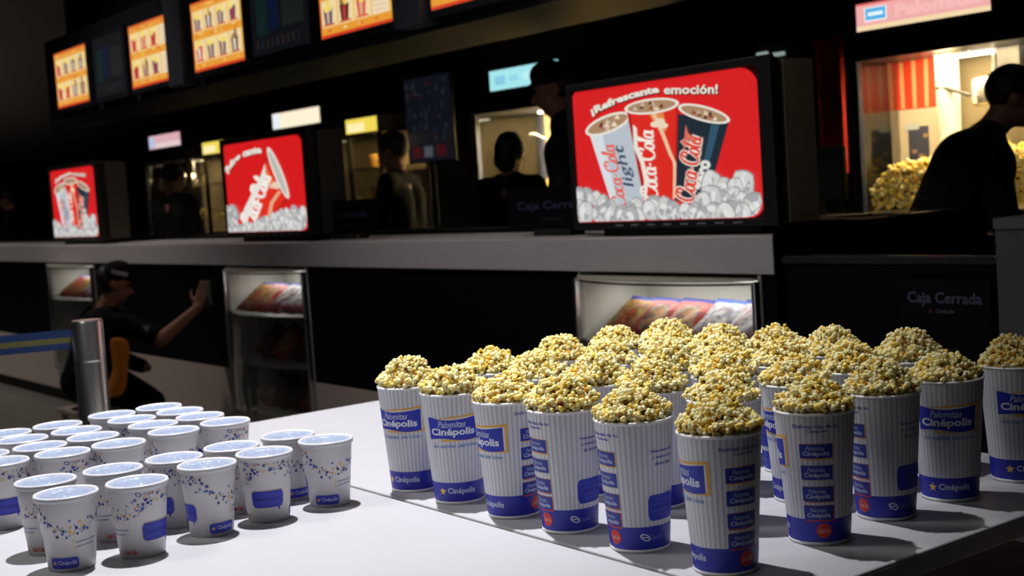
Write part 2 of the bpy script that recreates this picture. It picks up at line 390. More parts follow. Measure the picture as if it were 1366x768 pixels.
def ice(mbx, rows, seed, lay0=12, step=.066):
    """rows: list of (x, top z) on the screen; facetted ice cubes from the lower edge up to that line"""
    rnd = random.Random(seed)
    def top(x):
        for (a, za), (b, zb) in zip(rows, rows[1:]):
            if a <= x <= b: return za+(zb-za)*(x-a)/(b-a)
        return rows[-1][1]
    cubes = []; x = SX0+.012
    while x < SX1-.016:
        z = top(x)-step*.62
        while z > SZ0-.01: cubes.append((x+rnd.uniform(-.01, .01), max(z, SZ0+.012)+rnd.uniform(-.006, .006))); z -= step*.75
        x += step*.72
    cubes.sort(key=lambda c: -c[1])
    def cl(x_, z_):
        x_ = min(max(x_, SX0+.002), SX1-.004); lim = SZ0+.002; dx = x_-(SX1-.06)
        if dx > 0: lim = SZ0+.062-math.sqrt(max(0, .058**2-min(dx, .058)**2))
        return x_, max(z_, lim)
    def fan(c, ring, lay, cols):
        n = len(ring)
        for k in range(n): mbx.add([(c[0], SY-.0008*lay, c[1]), (ring[k][0], SY-.0008*lay, ring[k][1]), (ring[(k+1) % n][0], SY-.0008*lay, ring[(k+1) % n][1])], [(0, 1, 2)], cols(k))
    for i, (cx, cz) in enumerate(cubes):
        a0 = rnd.uniform(0, PI); n = 12; R = step*rnd.uniform(.50, .85); lay = lay0+i*.06; sq = rnd.uniform(0, PI)
        def rad(t): c_ = max(abs(math.cos(t-sq)), abs(math.sin(t-sq))); return R*(.55+.45/c_*.8)
        for sc_, pal, dl in ((1.0, ((.30, .30, .31), (.50, .50, .50), (.38, .38, .39)), 0), (.90, rnd.choice((((.62, .62, .60), (.72, .72, .70), (.52, .52, .52), (.40, .41, .42)), ((.74, .74, .72), (.58, .58, .58), (.66, .66, .64)), ((.44, .45, .46), (.60, .60, .60), (.34, .35, .36)))), .02), (.50, ((.80, .80, .78), (.40, .41, .42), (.66, .66, .64)), .04)):
            ox = 0 if sc_ > .8 else rnd.uniform(-.2, .2)*R; oz = 0 if sc_ > .8 else rnd.uniform(-.2, .2)*R
            ring = [cl(cx+ox+rad(t)*sc_*math.cos(t), cz+oz+rad(t)*sc_*math.sin(t)) for t in [a0+2*PI*k/n for k in range(n)]]
            fan(cl(cx+ox+rnd.uniform(-.2, .2)*R*sc_, cz+oz+rnd.uniform(-.2, .2)*R*sc_), ring, lay+dl, lambda k: pal[(k//3) % len(pal)] if rnd.random() < .8 else rnd.choice(pal))
def ice_line(pts, off, sc, shift=0.):
    out = []
    for x, y in pts: p = aty(off[0]+x/sc, off[1]+y/sc, SY); out.append((p.x+shift, p.z))
    return [(SX0-.1, out[0][1])]+out+[(SX1+.1, out[-1][1])]
def cola_script(mbx, p0, p1, h, col, lay, off, sc, wgt=.16, swash=True):
    """flowing brush lettering drawn stroke by stroke"""
    def arc(cx, cy, rx, ry, a, b, n=16): return [(cx+rx*math.cos(math.radians(a+(b-a)*i/n)), cy+ry*math.sin(math.radians(a+(b-a)*i/n))) for i in range(n+1)]
    S_ = []
    for bx in (0, 2.45):
        S_.append(arc(bx+.48, .52, .36, .50, 55, 330))
        S_.append(arc(bx+.62, .80, .15, .18, 200, -60, 8))
        S_.append(arc(bx+1.02, .28, .17, .27, 0, 360))
    S_.append(arc(1.42, .28, .16, .27, 50, 320)); S_.append(arc(1.84, .28, .17, .27, 0, 360)); S_.append([(2.03, .55), (2.02, .2), (2.07, .03), (2.17, .05)])
    S_.append([(2.17, .30), (2.38, .34)])
    S_.append([(3.66, .15), (3.80, .55), (3.92, .95), (3.86, 1.05), (3.78, .9), (3.78, .3), (3.84, .03), (3.94, .05)])
    S_.append(arc(4.18, .28, .17, .27, 0, 360)); S_.append([(4.37, .55), (4.36, .2), (4.41, .03), (4.52, .05)])
    if swash: S_.append([(.62, .06), (.4, -.04), (.2, -.2), (.35, -.30), (.9, -.26), (1.6, -.12), (2.0, -.12)]); S_.append([(3.05, .9), (3.3, 1.15), (3.6, 1.10), (3.9, .92), (4.2, .95), (4.5, 1.15)])
    d = Vector((p1[0]-p0[0], p1[1]-p0[1])); L = d.length; d.normalize(); nrm = Vector((d.y, -d.x))
    def T(x, y): x = (x+.22*y)/4.75; q = Vector(p0)+d*(L*x)+nrm*(h*y); p = aty(off[0]+q.x/sc, off[1]+q.y/sc, SY); return (p.x, SY-.0008*lay, p.z)
    for st_ in S_:
        vs = []
        for i, (x, y) in enumerate(st_):
            a = st_[max(i-1, 0)]; b = st_[min(i+1, len(st_)-1)]; t = Vector((b[0]-a[0], b[1]-a[1])).normalized(); w_ = wgt*(.40+.60*abs(t.y))
            vs += [T(x-t.y*w_/2, y+t.x*w_/2), T(x+t.y*w_/2, y-t.x*w_/2)]
        mbx.add(vs, [(2*i, 2*i+2, 2*i+3, 2*i+1) for i in range(len(st_)-1)], col)
def cup_rim(m_, cx, cy, rx, ry, rot, lay, off, sc):
    scr_poly(m_, ell(cx, cy, rx, ry, rot), (.85, .80, .70), lay, off, sc, (cx, cy))
    scr_poly(m_, ell(cx, cy, rx*.88, ry*.72, rot), (.42, .25, .14), lay+1, off, sc, (cx, cy))
    rnd = random.Random(int(cx))
    for i in range(9):
        a = rnd.uniform(0, 2*PI); q = rnd.uniform(.1, .62); ex = cx+rx*q*math.cos(a)*math.cos(math.radians(rot)); ey = cy+ry*q*math.sin(a)+rx*q*math.cos(a)*math.sin(math.radians(rot))
        s_ = ry*.33; scr_poly(m_, [(ex-s_, ey+s_*.6), (ex+s_, ey+s_*.6), (ex+rnd.uniform(-.5, .5)*s_, ey-s_)], rnd.choice(((.80, .70, .52), (.10, .02, .01), (.30, .04, .02), (.66, .55, .40))), lay+2, off, sc)
def art_three_cups():
    m_ = MB(); O = (760, 80); S = 3.4923; bg_shape(m_, O, S, 0)
    for i in range(9):   # woven light bands of the backlight
        pass
    scr_poly(m_, [(95, 350), (283, 285), (345, 660), (245, 735), (200, 680)], (.50, .56, .62), 1, O, S)
    scr_poly(m_, [(95, 350), (150, 335), (235, 720), (200, 680)], (.72, .76, .80), 2, O, S)
    scr_poly(m_, [(505, 250), (742, 290), (655, 600), (600, 665), (495, 655)], (.010, .022, .035), 1, O, S)
    scr_poly(m_, [(660, 300), (700, 300), (630, 560), (600, 600)], (.03, .09, .15), 2, O, S)
    scr_poly(m_, [(268, 240), (508, 215), (496, 655), (350, 660)], (.74, .022, .012), 3, O, S)
    scr_poly(m_, [(370, 250), (440, 245), (455, 330), (420, 330)], (.80, .25, .06), 4, O, S)
    for pts in ([(385, 250), (405, 250), (445, 340), (478, 430), (500, 480), (498, 500), (465, 440), (430, 350)], [(478, 430), (500, 480), (498, 640), (484, 650), (486, 500)]):
        scr_poly(m_, pts, (.85, .55, .36), 5, O, S)
    for cx, cy in ((425, 285), (402, 300), (440, 305)): scr_poly(m_, ell(cx, cy, 22, 14), (.88, .70, .52), 5.5, O, S)
    scr_poly(m_, [(268, 240), (282, 240), (362, 660), (350, 660)], (.45, .01, .01), 3.5, O, S); scr_poly(m_, [(500, 215), (508, 215), (496, 655), (488, 655)], (.42, .01, .01), 3.5, O, S)
    cup_rim(m_, 180, 298, 112, 42, -22, 3, O, S); cup_rim(m_, 628, 250, 125, 36, 15, 3, O, S); cup_rim(m_, 386, 215, 128, 36, -7, 6, O, S)
    cola_script(m_, (418, 655), (392, 310), 78, (.90, .84, .76), 7, O, S, .17, False)
    scr_poly(m_, [(350, 650), (362, 655), (372, 560), (352, 470), (322, 400), (318, 318), (300, 300), (304, 410), (335, 480), (352, 560)], (.86, .80, .72), 7.4, O, S)
    cola_script(m_, (272, 690), (205, 375), 62, (.82, .13, .09), 5, O, S, .16, False)
    scr_text(m_, 'light', (318, 585), (262, 385), 62, (.03, .06, .12), 5, O, S, .01, .25)
    cola_script(m_, (580, 672), (622, 345), 86, (.84, .74, .66), 5, O, S, .34, False)
    cola_script(m_, (580, 672), (622, 345), 86, (.74, .06, .04), 6, O, S, .17, False)
    scr_poly(m_, [(530, 450), (545, 300), (556, 340), (600, 372), (590, 385), (552, 370)], (.75, .16, .10), 6.4, O, S)
    scr_text(m_, 'zero', (640, 612), (664, 470), 50, (.80, .78, .72), 5.5, O, S, .05)
    for sh, c, l in ((5, (.03, .0, .0), 1.2), (0, (.84, .80, .70), 2)):
        scr_text(m_, '¡Refrescante', (108+sh, 268+sh), (425+sh, 160+sh), 44, c, l, O, S, .05, .0, 1., 16)
        scr_text(m_, 'emoción!', (440+sh, 160+sh), (692+sh, 158+sh), 44, c, l, O, S, .028, 0, 1.05, 0)
    ice(m_, ice_line([(60, 600), (120, 598), (190, 615), (225, 690), (300, 630), (345, 655), (430, 640), (500, 660), (600, 655), (640, 600), (665, 530), (700, 515), (735, 545), (800, 520), (845, 530), (860, 620), (895, 640)], O, S), 5) if 1 else ice(m_, [(SX0, 1.345), (-3.80, 1.345), (-3.70, 1.29), (-3.60, 1.31), (-3.50, 1.28), (-3.38, 1.31), (-3.27, 1.31), (-3.23, 1.39), (-3.16, 1.415), (-3.13, 1.375), (-3.09, 1.40), (-3.03, 1.40), (-3.01, 1.33), (SX1, 1.335)], 5)
    return m_.mesh('cola_print')
def art_tilted_cup():
    m_ = MB(); O = (290, 170); S = 5.123
    sx = SX0-(-7.035)
    bg_shape(m_, O, S, 1)
    base = len(m_.v)
    scr_poly(m_, [(335, 240), (345, 130), (480, 490), (380, 590), (250, 660), (180, 690), (170, 600)], (.22, .02, .01), 1, O, S)
    scr_poly(m_, [(345, 235), (352, 150), (475, 480), (370, 600), (250, 665), (185, 680), (180, 600)], (.80, .03, .015), 2, O, S)
    scr_poly(m_, [(330, 240), (350, 300), (385, 360), (365, 400), (345, 350)], (.85, .18, .05), 3, O, S)
    scr_poly(m_, [(420, 430), (440, 440), (385, 520), (365, 620), (345, 610), (362, 510)], (.85, .42, .26), 3, O, S)
    for cx, cy in ((398, 385), (380, 400), (410, 405)): scr_poly(m_, ell(cx, cy, 22, 16), (.85, .62, .45), 3.5, O, S)
    scr_poly(m_, ell(418, 310, 190, 30, 68), (.84, .80, .72), 4, O, S, (418, 310)); scr_poly(m_, ell(418, 310, 165, 18, 68), (.52, .52, .46), 5, O, S, (418, 310))
    cola_script(m_, (250, 690), (378, 320), 105, (.90, .86, .80), 5, O, S, .26, False)
    scr_poly(m_, [(175, 680), (200, 690), (230, 560), (290, 430), (335, 330), (330, 245), (300, 330), (240, 450), (185, 560)], (.86, .82, .76), 5.4, O, S)
    def word(t, p0, p1, b):
        for sh, c, l in ((6, (.25, .0, .0), 1), (0, (.84, .80, .72), 2)): scr_text(m_, t, (p0[0]+sh, p0[1]+sh), (p1[0]+sh, p1[1]+sh), 48, c, l, O, S, .06, 0, 1., b)
    word('¡Refres', (80, 322), (178, 208), 8); word('cante', (178, 206), (308, 176), 6)
    # bring the drawing onto the common screen frame
    for i in range(base, len(m_.v)):
        v = m_.v[i]; m_.v[i] = (min(max(v[0]+sx, SX0+.001), SX1-.002), v[1], max(v[2], SZ0))
    ice(m_, ice_line([(75, 530), (110, 520), (135, 560), (160, 660), (230, 670), (290, 620), (380, 605), (430, 555), (460, 535), (500, 560), (560, 530), (610, 545), (635, 590)], O, S, sx), 8) if 1 else ice(m_, [(SX0, 1.36), (-3.84, 1.41), (-3.80, 1.34), (-3.74, 1.28), (-3.56, 1.27), (-3.44, 1.33), (-3.33, 1.37), (-3.22, 1.38), (-3.17, 1.35), (-3.08, 1.39), (-3.0, 1.37), (SX1, 1.33)], 8)
    return m_.mesh('cola_print')
ART_A = art_three_cups(); ART_B = art_tilted_cup()
M_SCR = attr_mat('cola_backlight', .92)
def cola_screen(x_shift, art, label, side=(.30, .25, .17)):
    s = empty('cola_screen', (SX0+x_shift, SY, 1.19)); tag(s, label, 'screen', 'cola advertising screens on the counter')
    W = SX1-SX0
    b = MB()   # bezel ring around the picture, then the deep cabinet
    b.box(-.02, W+.05, .012, .05, .035, .58)
    b.box(-.015, W+.055, .05, .20, .03, .575)
    b.build('cabinet', M_HOUS, s, bevel=.012)
    fr = MB(); fr.box(-.03, 0, -.012, .012, .03, .585); fr.box(W+.0, W+.06, -.012, .012, .03, .585); fr.box(0, W, -.012, .012, .556, .585); fr.box(0, W, -.012, .012, .03, .056)
    fr.build('bezel', M_HOUS, s, bevel=.004)
    MB().box(.1, W-.05, .03, .15, 0.0005, .029).build('foot', M_HOUS, s, bevel=.004)
    vt = MB()  # vent dashes painted pale to stand for small light reflections
    for k in range(8): vt.box(.22+k*.085, .26+k*.085, -.0135, -.012, .040, .045)
    vt.build('vent_glints', mat('vent_glint_grey', (.25, .25, .26), .4), s)
    MB().box(W+.056, W+.060, .052, .198, .035, .57).build('side_tone', mat('shaded_side_brown' if side[0] < .1 else 'lit_side_taupe', side, .6, noise=.15), s)  # light and shade of the cabinet side put into the colour
    p = link('lit_picture', art, M_SCR, s); p.location = (-SX0, -SY, -1.19)
    return s
cola_screen(0, ART_A, 'largest backlit cola advertisement screen with three cups, nearest on the counter')
cola_screen(-3.121, ART_B, 'backlit cola screen showing one tilted cup, middle of the three', (.05, .042, .035))
cola_screen(-6.17, ART_A, 'smallest backlit cola screen with three cups, farthest left on the counter', (.05, .042, .035))

# ------------------------------------------------------------------ display cases with snack bags
def bag_mesh(w_, h_, t, seed, cols):
    rnd = random.Random(seed); mbx = MB(); nx, nz = 22, 26; vs = []; col = []
    for side in (-1, 1):
        for j in range(nz+1):
            for i in range(nx+1):
                u = i/nx*2-1; v = j/nz*2-1
                k = max(0, (1-abs(u)**2.6))*max(0, (1-abs(v)**3)); wob = .12*math.sin(7*u+seed)*math.cos(5*v+seed*2)
                y = side*t/2*(k**.6)*(1+wob); x = u*w_/2*(1-.05*(1-abs(v))); z = v*h_/2
                if abs(v) > .93: y = side*.0015; x = u*w_/2
                vs.append((x, y, z+h_/2))
                r_ = math.hypot(u*1.2, v+.1)
                c = cols[0]
                if v > .74: c = cols[1]
                elif r_ < .45: c = cols[2]
                elif r_ < .62: c = cols[3]
                elif v < -.55: c = cols[4]
                k_ = rnd.uniform(.45, 1.25) if v <= .66 else rnd.uniform(.8, 1.2); mixc = cols[rnd.randrange(5)] if rnd.random() < .28 and v <= .66 else c; col.append(tuple(min(1, q*k_*.62) for q in mixc))
    n1 = (nx+1)*(nz+1)
    for sidx in range(2):
        fs = []
        for j in range(nz):
            for i in range(nx):
                a = sidx*n1+j*(nx+1)+i; f = (a, a+1, a+nx+2, a+nx+1); fs.append(f if sidx == 0 else f[::-1])
        if sidx == 0: F = fs
        else: F += fs
    mbx.v = vs; mbx.f = F; mbx.c = col
    me = mbx.mesh('snack_bag')
    bm = bmesh.new(); bm.from_mesh(me); bmesh.ops.remove_doubles(bm, verts=bm.verts, dist=.00001); bm.to_mesh(me); bm.free()
    me.polygons.foreach_set('use_smooth', [True]*len(me.polygons)); me.materials.append(M_BAG); return me
M_BAG = attr_mat('glossy_foil_print', None, .5)
DB = (.03, .05, .30)
BAGS = {'red and gold': bag_mesh(.15, .19, .05, 1, [(.62, .05, .03), DB, (.65, .33, .10), (.55, .40, .25), (.55, .02, .02)]),
        'grey and red': bag_mesh(.15, .19, .05, 2, [(.42, .38, .42), DB, (.62, .60, .60), (.35, .05, .08), (.45, .02, .06)]),
        'blue and white': bag_mesh(.15, .19, .05, 3, [(.50, .50, .58), (.06, .13, .55), (.66, .64, .66), (.20, .10, .20), (.40, .02, .06)]),
        'yellow and orange': bag_mesh(.15, .19, .05, 4, [(.62, .30, .04), DB, (.60, .08, .03), (.55, .42, .10), (.60, .12, .04)]),
        'dark brown': bag_mesh(.15, .19, .05, 5, [(.10, .06, .05), (.05, .05, .08), (.22, .10, .06), (.12, .10, .08), (.18, .03, .02)]),
        'purple': bag_mesh(.15, .19, .05, 6, [(.12, .06, .18), (.05, .05, .08), (.22, .16, .22), (.10, .05, .1), (.18, .05, .04)])}
ORD = ['first', 'second', 'third', 'fourth', 'fifth', 'sixth', 'seventh', 'eighth']
def display_case(x0, x1, name, label, power):
    W = x1-x0; g = empty('display_case', (x0, CD, 0)); tag(g, label, 'display case', 'lit snack display cases under the counter')
    z0, z1 = .25, 1.062
    MB().box(.004, W-.004, .36, .38, z0, z1).build('back_panel', M_CASEW, g)
    for xx in (.004, W-.018): MB().box(xx, xx+.014, .02, .36, z0, z1).build('side_panel', M_CASEW, g)
    MB().box(.004, W-.004, .0, .38, z0-.001, z0+.012).build('bottom_panel', M_CASEW, g)
    def bulge(t): return -.10*math.sin(PI*min(1, max(0, t)))**.75
    def sheet(z_a, z_b, nm, m_, y_in=None, th=.006):
        N = 24; vs = []; fs = []
        for i in range(N+1):
            t = i/N; x = .02+(W-.04)*t; yb = bulge(t)+.004
            vs += [(x, yb, z_a), (x, yb, z_b), (x, yb+th, z_b), (x, yb+th, z_a)]
        for i in range(N):
            for k in range(4): fs.append((4*i+k, 4*i+(k+1) % 4, 4*i+4+(k+1) % 4, 4*i+4+k))
        fs += [(0, 3, 2, 1), (4*N, 4*N+1, 4*N+2, 4*N+3)]
        return MB().add(vs, fs).build(nm, m_, g, smooth=True)
    sheet(z0+.014, 1.03, 'curved_glass', M_GLASS)
    sheet(1.0305, 1.037, 'glass_edge', mat('green_glass_edge', (.03, .05, .045), .2))
    # top glass lid with bulging front edge
    N = 24; vs = []; fs = []
    for i in range(N+1):
        t = i/N; x = .02+(W-.04)*t; yb = bulge(t)
        for z in (1.044, 1.052): vs += [(x, yb, z), (x, .3, z)]
    for i in range(N):
        a = 4*i; fs += [(a, a+4, a+5, a+1), (a+2, a+3, a+7, a+6), (a, a+2, a+6, a+4), (a+1, a+5, a+7, a+3)]
    fs += [(0, 1, 3, 2), (4*N, 4*N+2, 4*N+3, 4*N+1)]
    MB().add(vs, fs).build('top_lid', mat('pale_lid', (.55, .56, .45), .4), g)
    for xx in (.004, W-.02): MB().box(xx, xx+.016, -.012, .016, z0, z1-.02).build('frame_post', M_STEEL, g, bevel=.003)
    for zz in (.80, .535):
        N = 20; vs = []; fs = []
        for i in range(N+1):
            t = i/N; x = .022+(W-.044)*t; yb = bulge(t)+.022
            vs += [(x, yb, zz), (x, .355, zz), (x, yb, zz+.008), (x, .355, zz+.008)]
        for i in range(N):
            a = 4*i; fs += [(a, a+1, a+5, a+4), (a+2, a+6, a+7, a+3), (a, a+4, a+6, a+2), (a+1, a+3, a+7, a+5)]
        fs += [(0, 2, 3, 1), (4*N, 4*N+1, 4*N+3, 4*N+2)]
        MB().add(vs, fs).build('shelf', mat('frosted_shelf', (.30, .32, .33), .3), g)
    MB().box(.1, W-.1, .18, .21, 1.02, 1.040).build('light_strip', mat('case_light_strip', (1, .97, .88), .5, emit=1.2), g, bevel=.003)
    L = light('case_light', 'AREA', (x0+W/2, CD+.20, 1.015), power, (1, .96, .86), (x0+W/2, CD+.20, 0), shape='RECTANGLE', size=W*.75, size_y=.04)
    return g
def fill_case(x0, x1, where, tops, lows, seed):
    rnd = random.Random(seed); W = x1-x0
    n = len(tops)
    for i, k in enumerate(tops):
        o = link('snack_bag', BAGS[k]); o.location = (x0+.10+(W-.2)*(i+.5)/n, CD+.03+.006*i, .8125)
        o.rotation_euler = (-.95, .05, rnd.uniform(-.07, .07)); o.scale = (1.40, .9, 1.22)
        tag(o, '%s snack bag on top shelf of the %s, %s from left' % (k, where, ORD[i]), 'snack bag', 'snack bags on the top shelf of the '+where)
    for sh, (zz, lst) in enumerate(((.5475, lows[0]), (.268, lows[1]))):
        n = len(lst)
        for i, k in enumerate(lst):
            o = link('snack_bag', BAGS[k]); o.location = (x0+.12+(W-.22)*(i+.5)/n, CD+.10+.006*i, zz)
            o.rotation_euler = (-.60, .35, rnd.uniform(-.15, .15)); o.scale = (1.1, 1.1, 1.1)
            tag(o, '%s snack bag on %s of the %s, %s from left' % (k, ('lower shelf', 'floor')[sh], where, ORD[i]), 'snack bag', 'snack bags on the %s of the %s' % (('lower shelf', 'floor')[sh], where))
names = [('nearest display case', 'widest glass display case glowing behind the popcorn cups', 1.3), ('middle display case', 'tall glass display case under the tilted cup screen', 1.0), ('far display case', 'glass display case half hidden behind the crouching person', .9)]
for (a, b), (nm, lb, pw) in zip(cases[:3], names): display_case(a, b, nm, lb, pw)
fill_case(*cases[0], names[0][0], ['yellow and orange', 'red and gold', 'red and gold', 'blue and white', 'grey and red'], (['dark brown', 'red and gold', 'purple', 'dark brown'], ['purple', 'dark brown', 'grey and red', 'dark brown']), 1)
fill_case(*cases[1], names[1][0], ['yellow and orange', 'red and gold', 'grey and red', 'blue and white', 'grey and red'], (['dark brown', 'red and gold', 'dark brown', 'dark brown'], ['grey and red', 'dark brown', 'purple', 'red and gold', 'dark brown']), 2)
fill_case(*cases[2], names[2][0], ['red and gold', 'yellow and orange', 'blue and white', 'grey and red'], (['dark brown', 'purple', 'dark brown'], ['dark brown', 'grey and red', 'purple']), 3)

# ------------------------------------------------------------------ menu boards
MY = 3.50
YEL = (.93, .56, .14); ORG = (.90, .36, .04); CRM = (.96, .76, .42)
def menu_board(x0, x1, layout, label, lit=True, seed=0):
    z0, z1 = 2.238, 2.657; W = x1-x0; H = z1-z0; rnd = random.Random(seed)
    g = empty('menu_board', (x0, MY, z0)); tag(g, label, 'menu board', 'menu boards above the counter')
    fr = MB(); fr.box(-.035, W+.035, .0, .058, -.035, H+.035); fr.build('frame', M_BULK, g, bevel=.004)
    p = MB(); y = -.002
    def q(a, b, c, d, col, l=0): p.add([(a, y-.0005*l, c), (b, y-.0005*l, c), (b, y-.0005*l, d), (a, y-.0005*l, d)], [(0, 1, 2, 3)], col)
    def item(cx, cz, s, kind):
        c1 = {'cola': (.10, .012, .012), 'red': (.62, .03, .02), 'blue': (.06, .06, .14), 'pop': (.80, .10, .05)}[kind]
        p.add([(cx-.30*s, y-.0015, cz-.5*s), (cx+.30*s, y-.0015, cz-.5*s), (cx+.42*s, y-.0015, cz+.25*s), (cx-.42*s, y-.0015, cz+.25*s)], [(0, 1, 2, 3)], c1)
        p.add([(cx-.12*s, y-.002, cz-.45*s), (cx+.10*s, y-.002, cz-.45*s), (cx+.14*s, y-.002, cz+.15*s), (cx-.16*s, y-.002, cz+.15*s)], [(0, 1, 2, 3)], rnd.choice(((.75, .45, .3), (.9, .8, .7), (.5, .05, .05))))
        for k in range(5):
            a = rnd.uniform(-.35, .35)*s; b = rnd.uniform(.2, .5)*s; r = .16*s
            p.add([(cx+a+r*math.cos(t), y-.0025, cz+b+r*math.sin(t)) for t in [2*PI*i/7 for i in range(7)]], [tuple(range(7))], (.95, .72, .16) if kind != 'cola' else rnd.choice(((.25, .12, .06), (.9, .6, .1))))
    if layout == 'dim':
        q(0, W, 0, H, (.010, .012, .016)); q(W*.10, W*.30, H*.25, H*.80, (.012, .035, .035), 1); q(W*.32, W*.5, H*.3, H*.85, (.006, .018, .06), 1); q(W*.56, W*.92, H*.30, H*.78, (.022, .03, .024), 1)
        for i in range(9):
            cx = W*(.1+.09*i); q(cx-.012, cx+.012, H*.08, H*.20, rnd.choice(((.03, .02, .03), (.02, .03, .05), (.05, .03, .03))), 2)
        for i in range(6): q(W*.58, W*(.7+.2*rnd.random()), H*(.35+.07*i), H*(.37+.07*i), (.03, .03, .03), 2)
    else:
        q(0, W, 0, H, YEL); q(0, W, 0, H*.035, (.75, .05, .02), 1); q(0, W*.02, 0, H, (.8, .12, .03), 1); q(0, W, H*.965, H, (.80, .14, .03), 1)
        q(0, W, H*.035, H*.12, ORG, 1); q(0, W, H*.46, H*.56, ORG, 1); q(0, W, H*.88, H*.965, (.90, .36, .05), 1)
        n = 4; cols = layout
        for i in range(4):
            a, b = W*(.03+.24*i), W*(.245+.24*i)
            for r_ in (0, 1):
                za, zb = (H*.57, H*.87) if r_ else (H*.13, H*.45)
                q(a, b, za, zb, CRM if (i < cols) else (.95, .78, .52), 1)
                if i < cols:
                    item((a+b)/2-.01, (za+zb)/2-.0, (zb-za)*.85, rnd.choice(('cola', 'red', 'blue', 'pop', 'cola')))
                    q(a+.01, b-.02, za+.004, za+.014, (.75, .15, .04), 3)
                else:
                    for k in range(5): q(a+.012, b-rnd.uniform(.01, .05), za+(zb-za)*(.12+.17*k), za+(zb-za)*(.16+.17*k), (.85, .50, .28), 2)
        for k in range(30):   # small print in the orange bands
            x_ = rnd.uniform(.03, .9)*W; z_ = rnd.choice((.07, .49, .53, .92))*H; q(x_, x_+W*rnd.uniform(.02, .06), z_, z_+H*.022, rnd.choice(((.95, .78, .3), (.95, .6, .1), (.7, .1, .02))), 2)
    p.build('menu_panel', M_LIT if layout != 'dim' else M_MDIM, g)
M_MDIM = attr_mat('faint_glow_print', .4)  # print of the dim boards emits faintly
menu_board(-10.345, -9.665, 4, 'smallest lit orange menu board, leftmost above the counter', seed=1)
menu_board(-9.50, -8.93, 'dim', 'dim menu board between the two leftmost orange ones', seed=2)
menu_board(-8.80, -8.105, 3, 'lit orange menu board with cream right column, second lit one from left', seed=3)
menu_board(-7.765, -7.075, 4, 'lit orange menu board packed with two full rows of items, third lit one from left', seed=4)
menu_board(-6.96, -6.28, 'dim', 'dim blue green menu board with a small white glare', seed=5)
menu_board(-6.157, -5.46, 3, 'lit orange menu board cut by the top edge, with wide cream column', seed=7)
menu_board(-5.12, -4.42, 4, 'lit menu board showing only its red lower border at the top edge', seed=8)

# ------------------------------------------------------------------ rear wall: back counter, machines, posters
bc = empty('back_counter', (0, 5.15, .10)); tag(bc, 'dark back counter carrying the popcorn machines', 'counter')
MB().box(-14.5, -1.0, 0, .95, 0, .92).build('cabinet_body', M_BLACKG, bc, bevel=.004)
MB().box(-14.5, -1.0, -.02, .97, .921, .96).build('worktop', mat('dark_worktop', (.06, .055, .05), .35, noise=.2), bc, bevel=.004)
BCZ = 1.06
M_PINK = attr_mat('backlit_sign', 1.0)
GLASSY = M_GLASS

def kernel_proto(seed):
    rnd = random.Random(seed); bm = bmesh.new(); bmesh.ops.create_icosphere(bm, subdivisions=2, radius=1); V = np.array([v.co[:] for v in bm.verts]); Fc = [tuple(v.index for v in f.verts) for f in bm.faces]; bm.free()
    vs = []; fs = []; at = []
    n = rnd.choice((6, 7, 7, 8))
    lobes = [(Vector((0, 0, 0)), .50, rnd.uniform(.55, .95))]
    for i in range(n):
        d = Vector((rnd.gauss(0, 1), rnd.gauss(0, 1), rnd.gauss(0, .9))).normalized()
        lobes.append((d*rnd.uniform(.48, .80), rnd.uniform(.28, .50), rnd.choice((.02, .08, .14, .22, .30, .42))))
    for c, r, b in lobes:
        sc = np.array([rnd.uniform(.8, 1.15) for _ in range(3)]); ph = [rnd.uniform(0, 6) for _ in range(3)]
        N = V*(1+.22*np.sin(V[:, [0]]*4.1+ph[0])*np.cos(V[:, [1]]*4.7+ph[1])+.10*np.sin(V[:, [2]]*6+ph[2]))
        P = N*sc*r+np.array(c[:]); k = len(vs)*0+sum(len(x) for x in vs)
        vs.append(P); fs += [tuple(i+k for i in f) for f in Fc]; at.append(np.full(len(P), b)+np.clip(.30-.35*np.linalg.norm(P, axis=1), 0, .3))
    return np.concatenate(vs), np.array(fs), np.concatenate(at)
KERN = [kernel_proto(s) for s in range(7)]
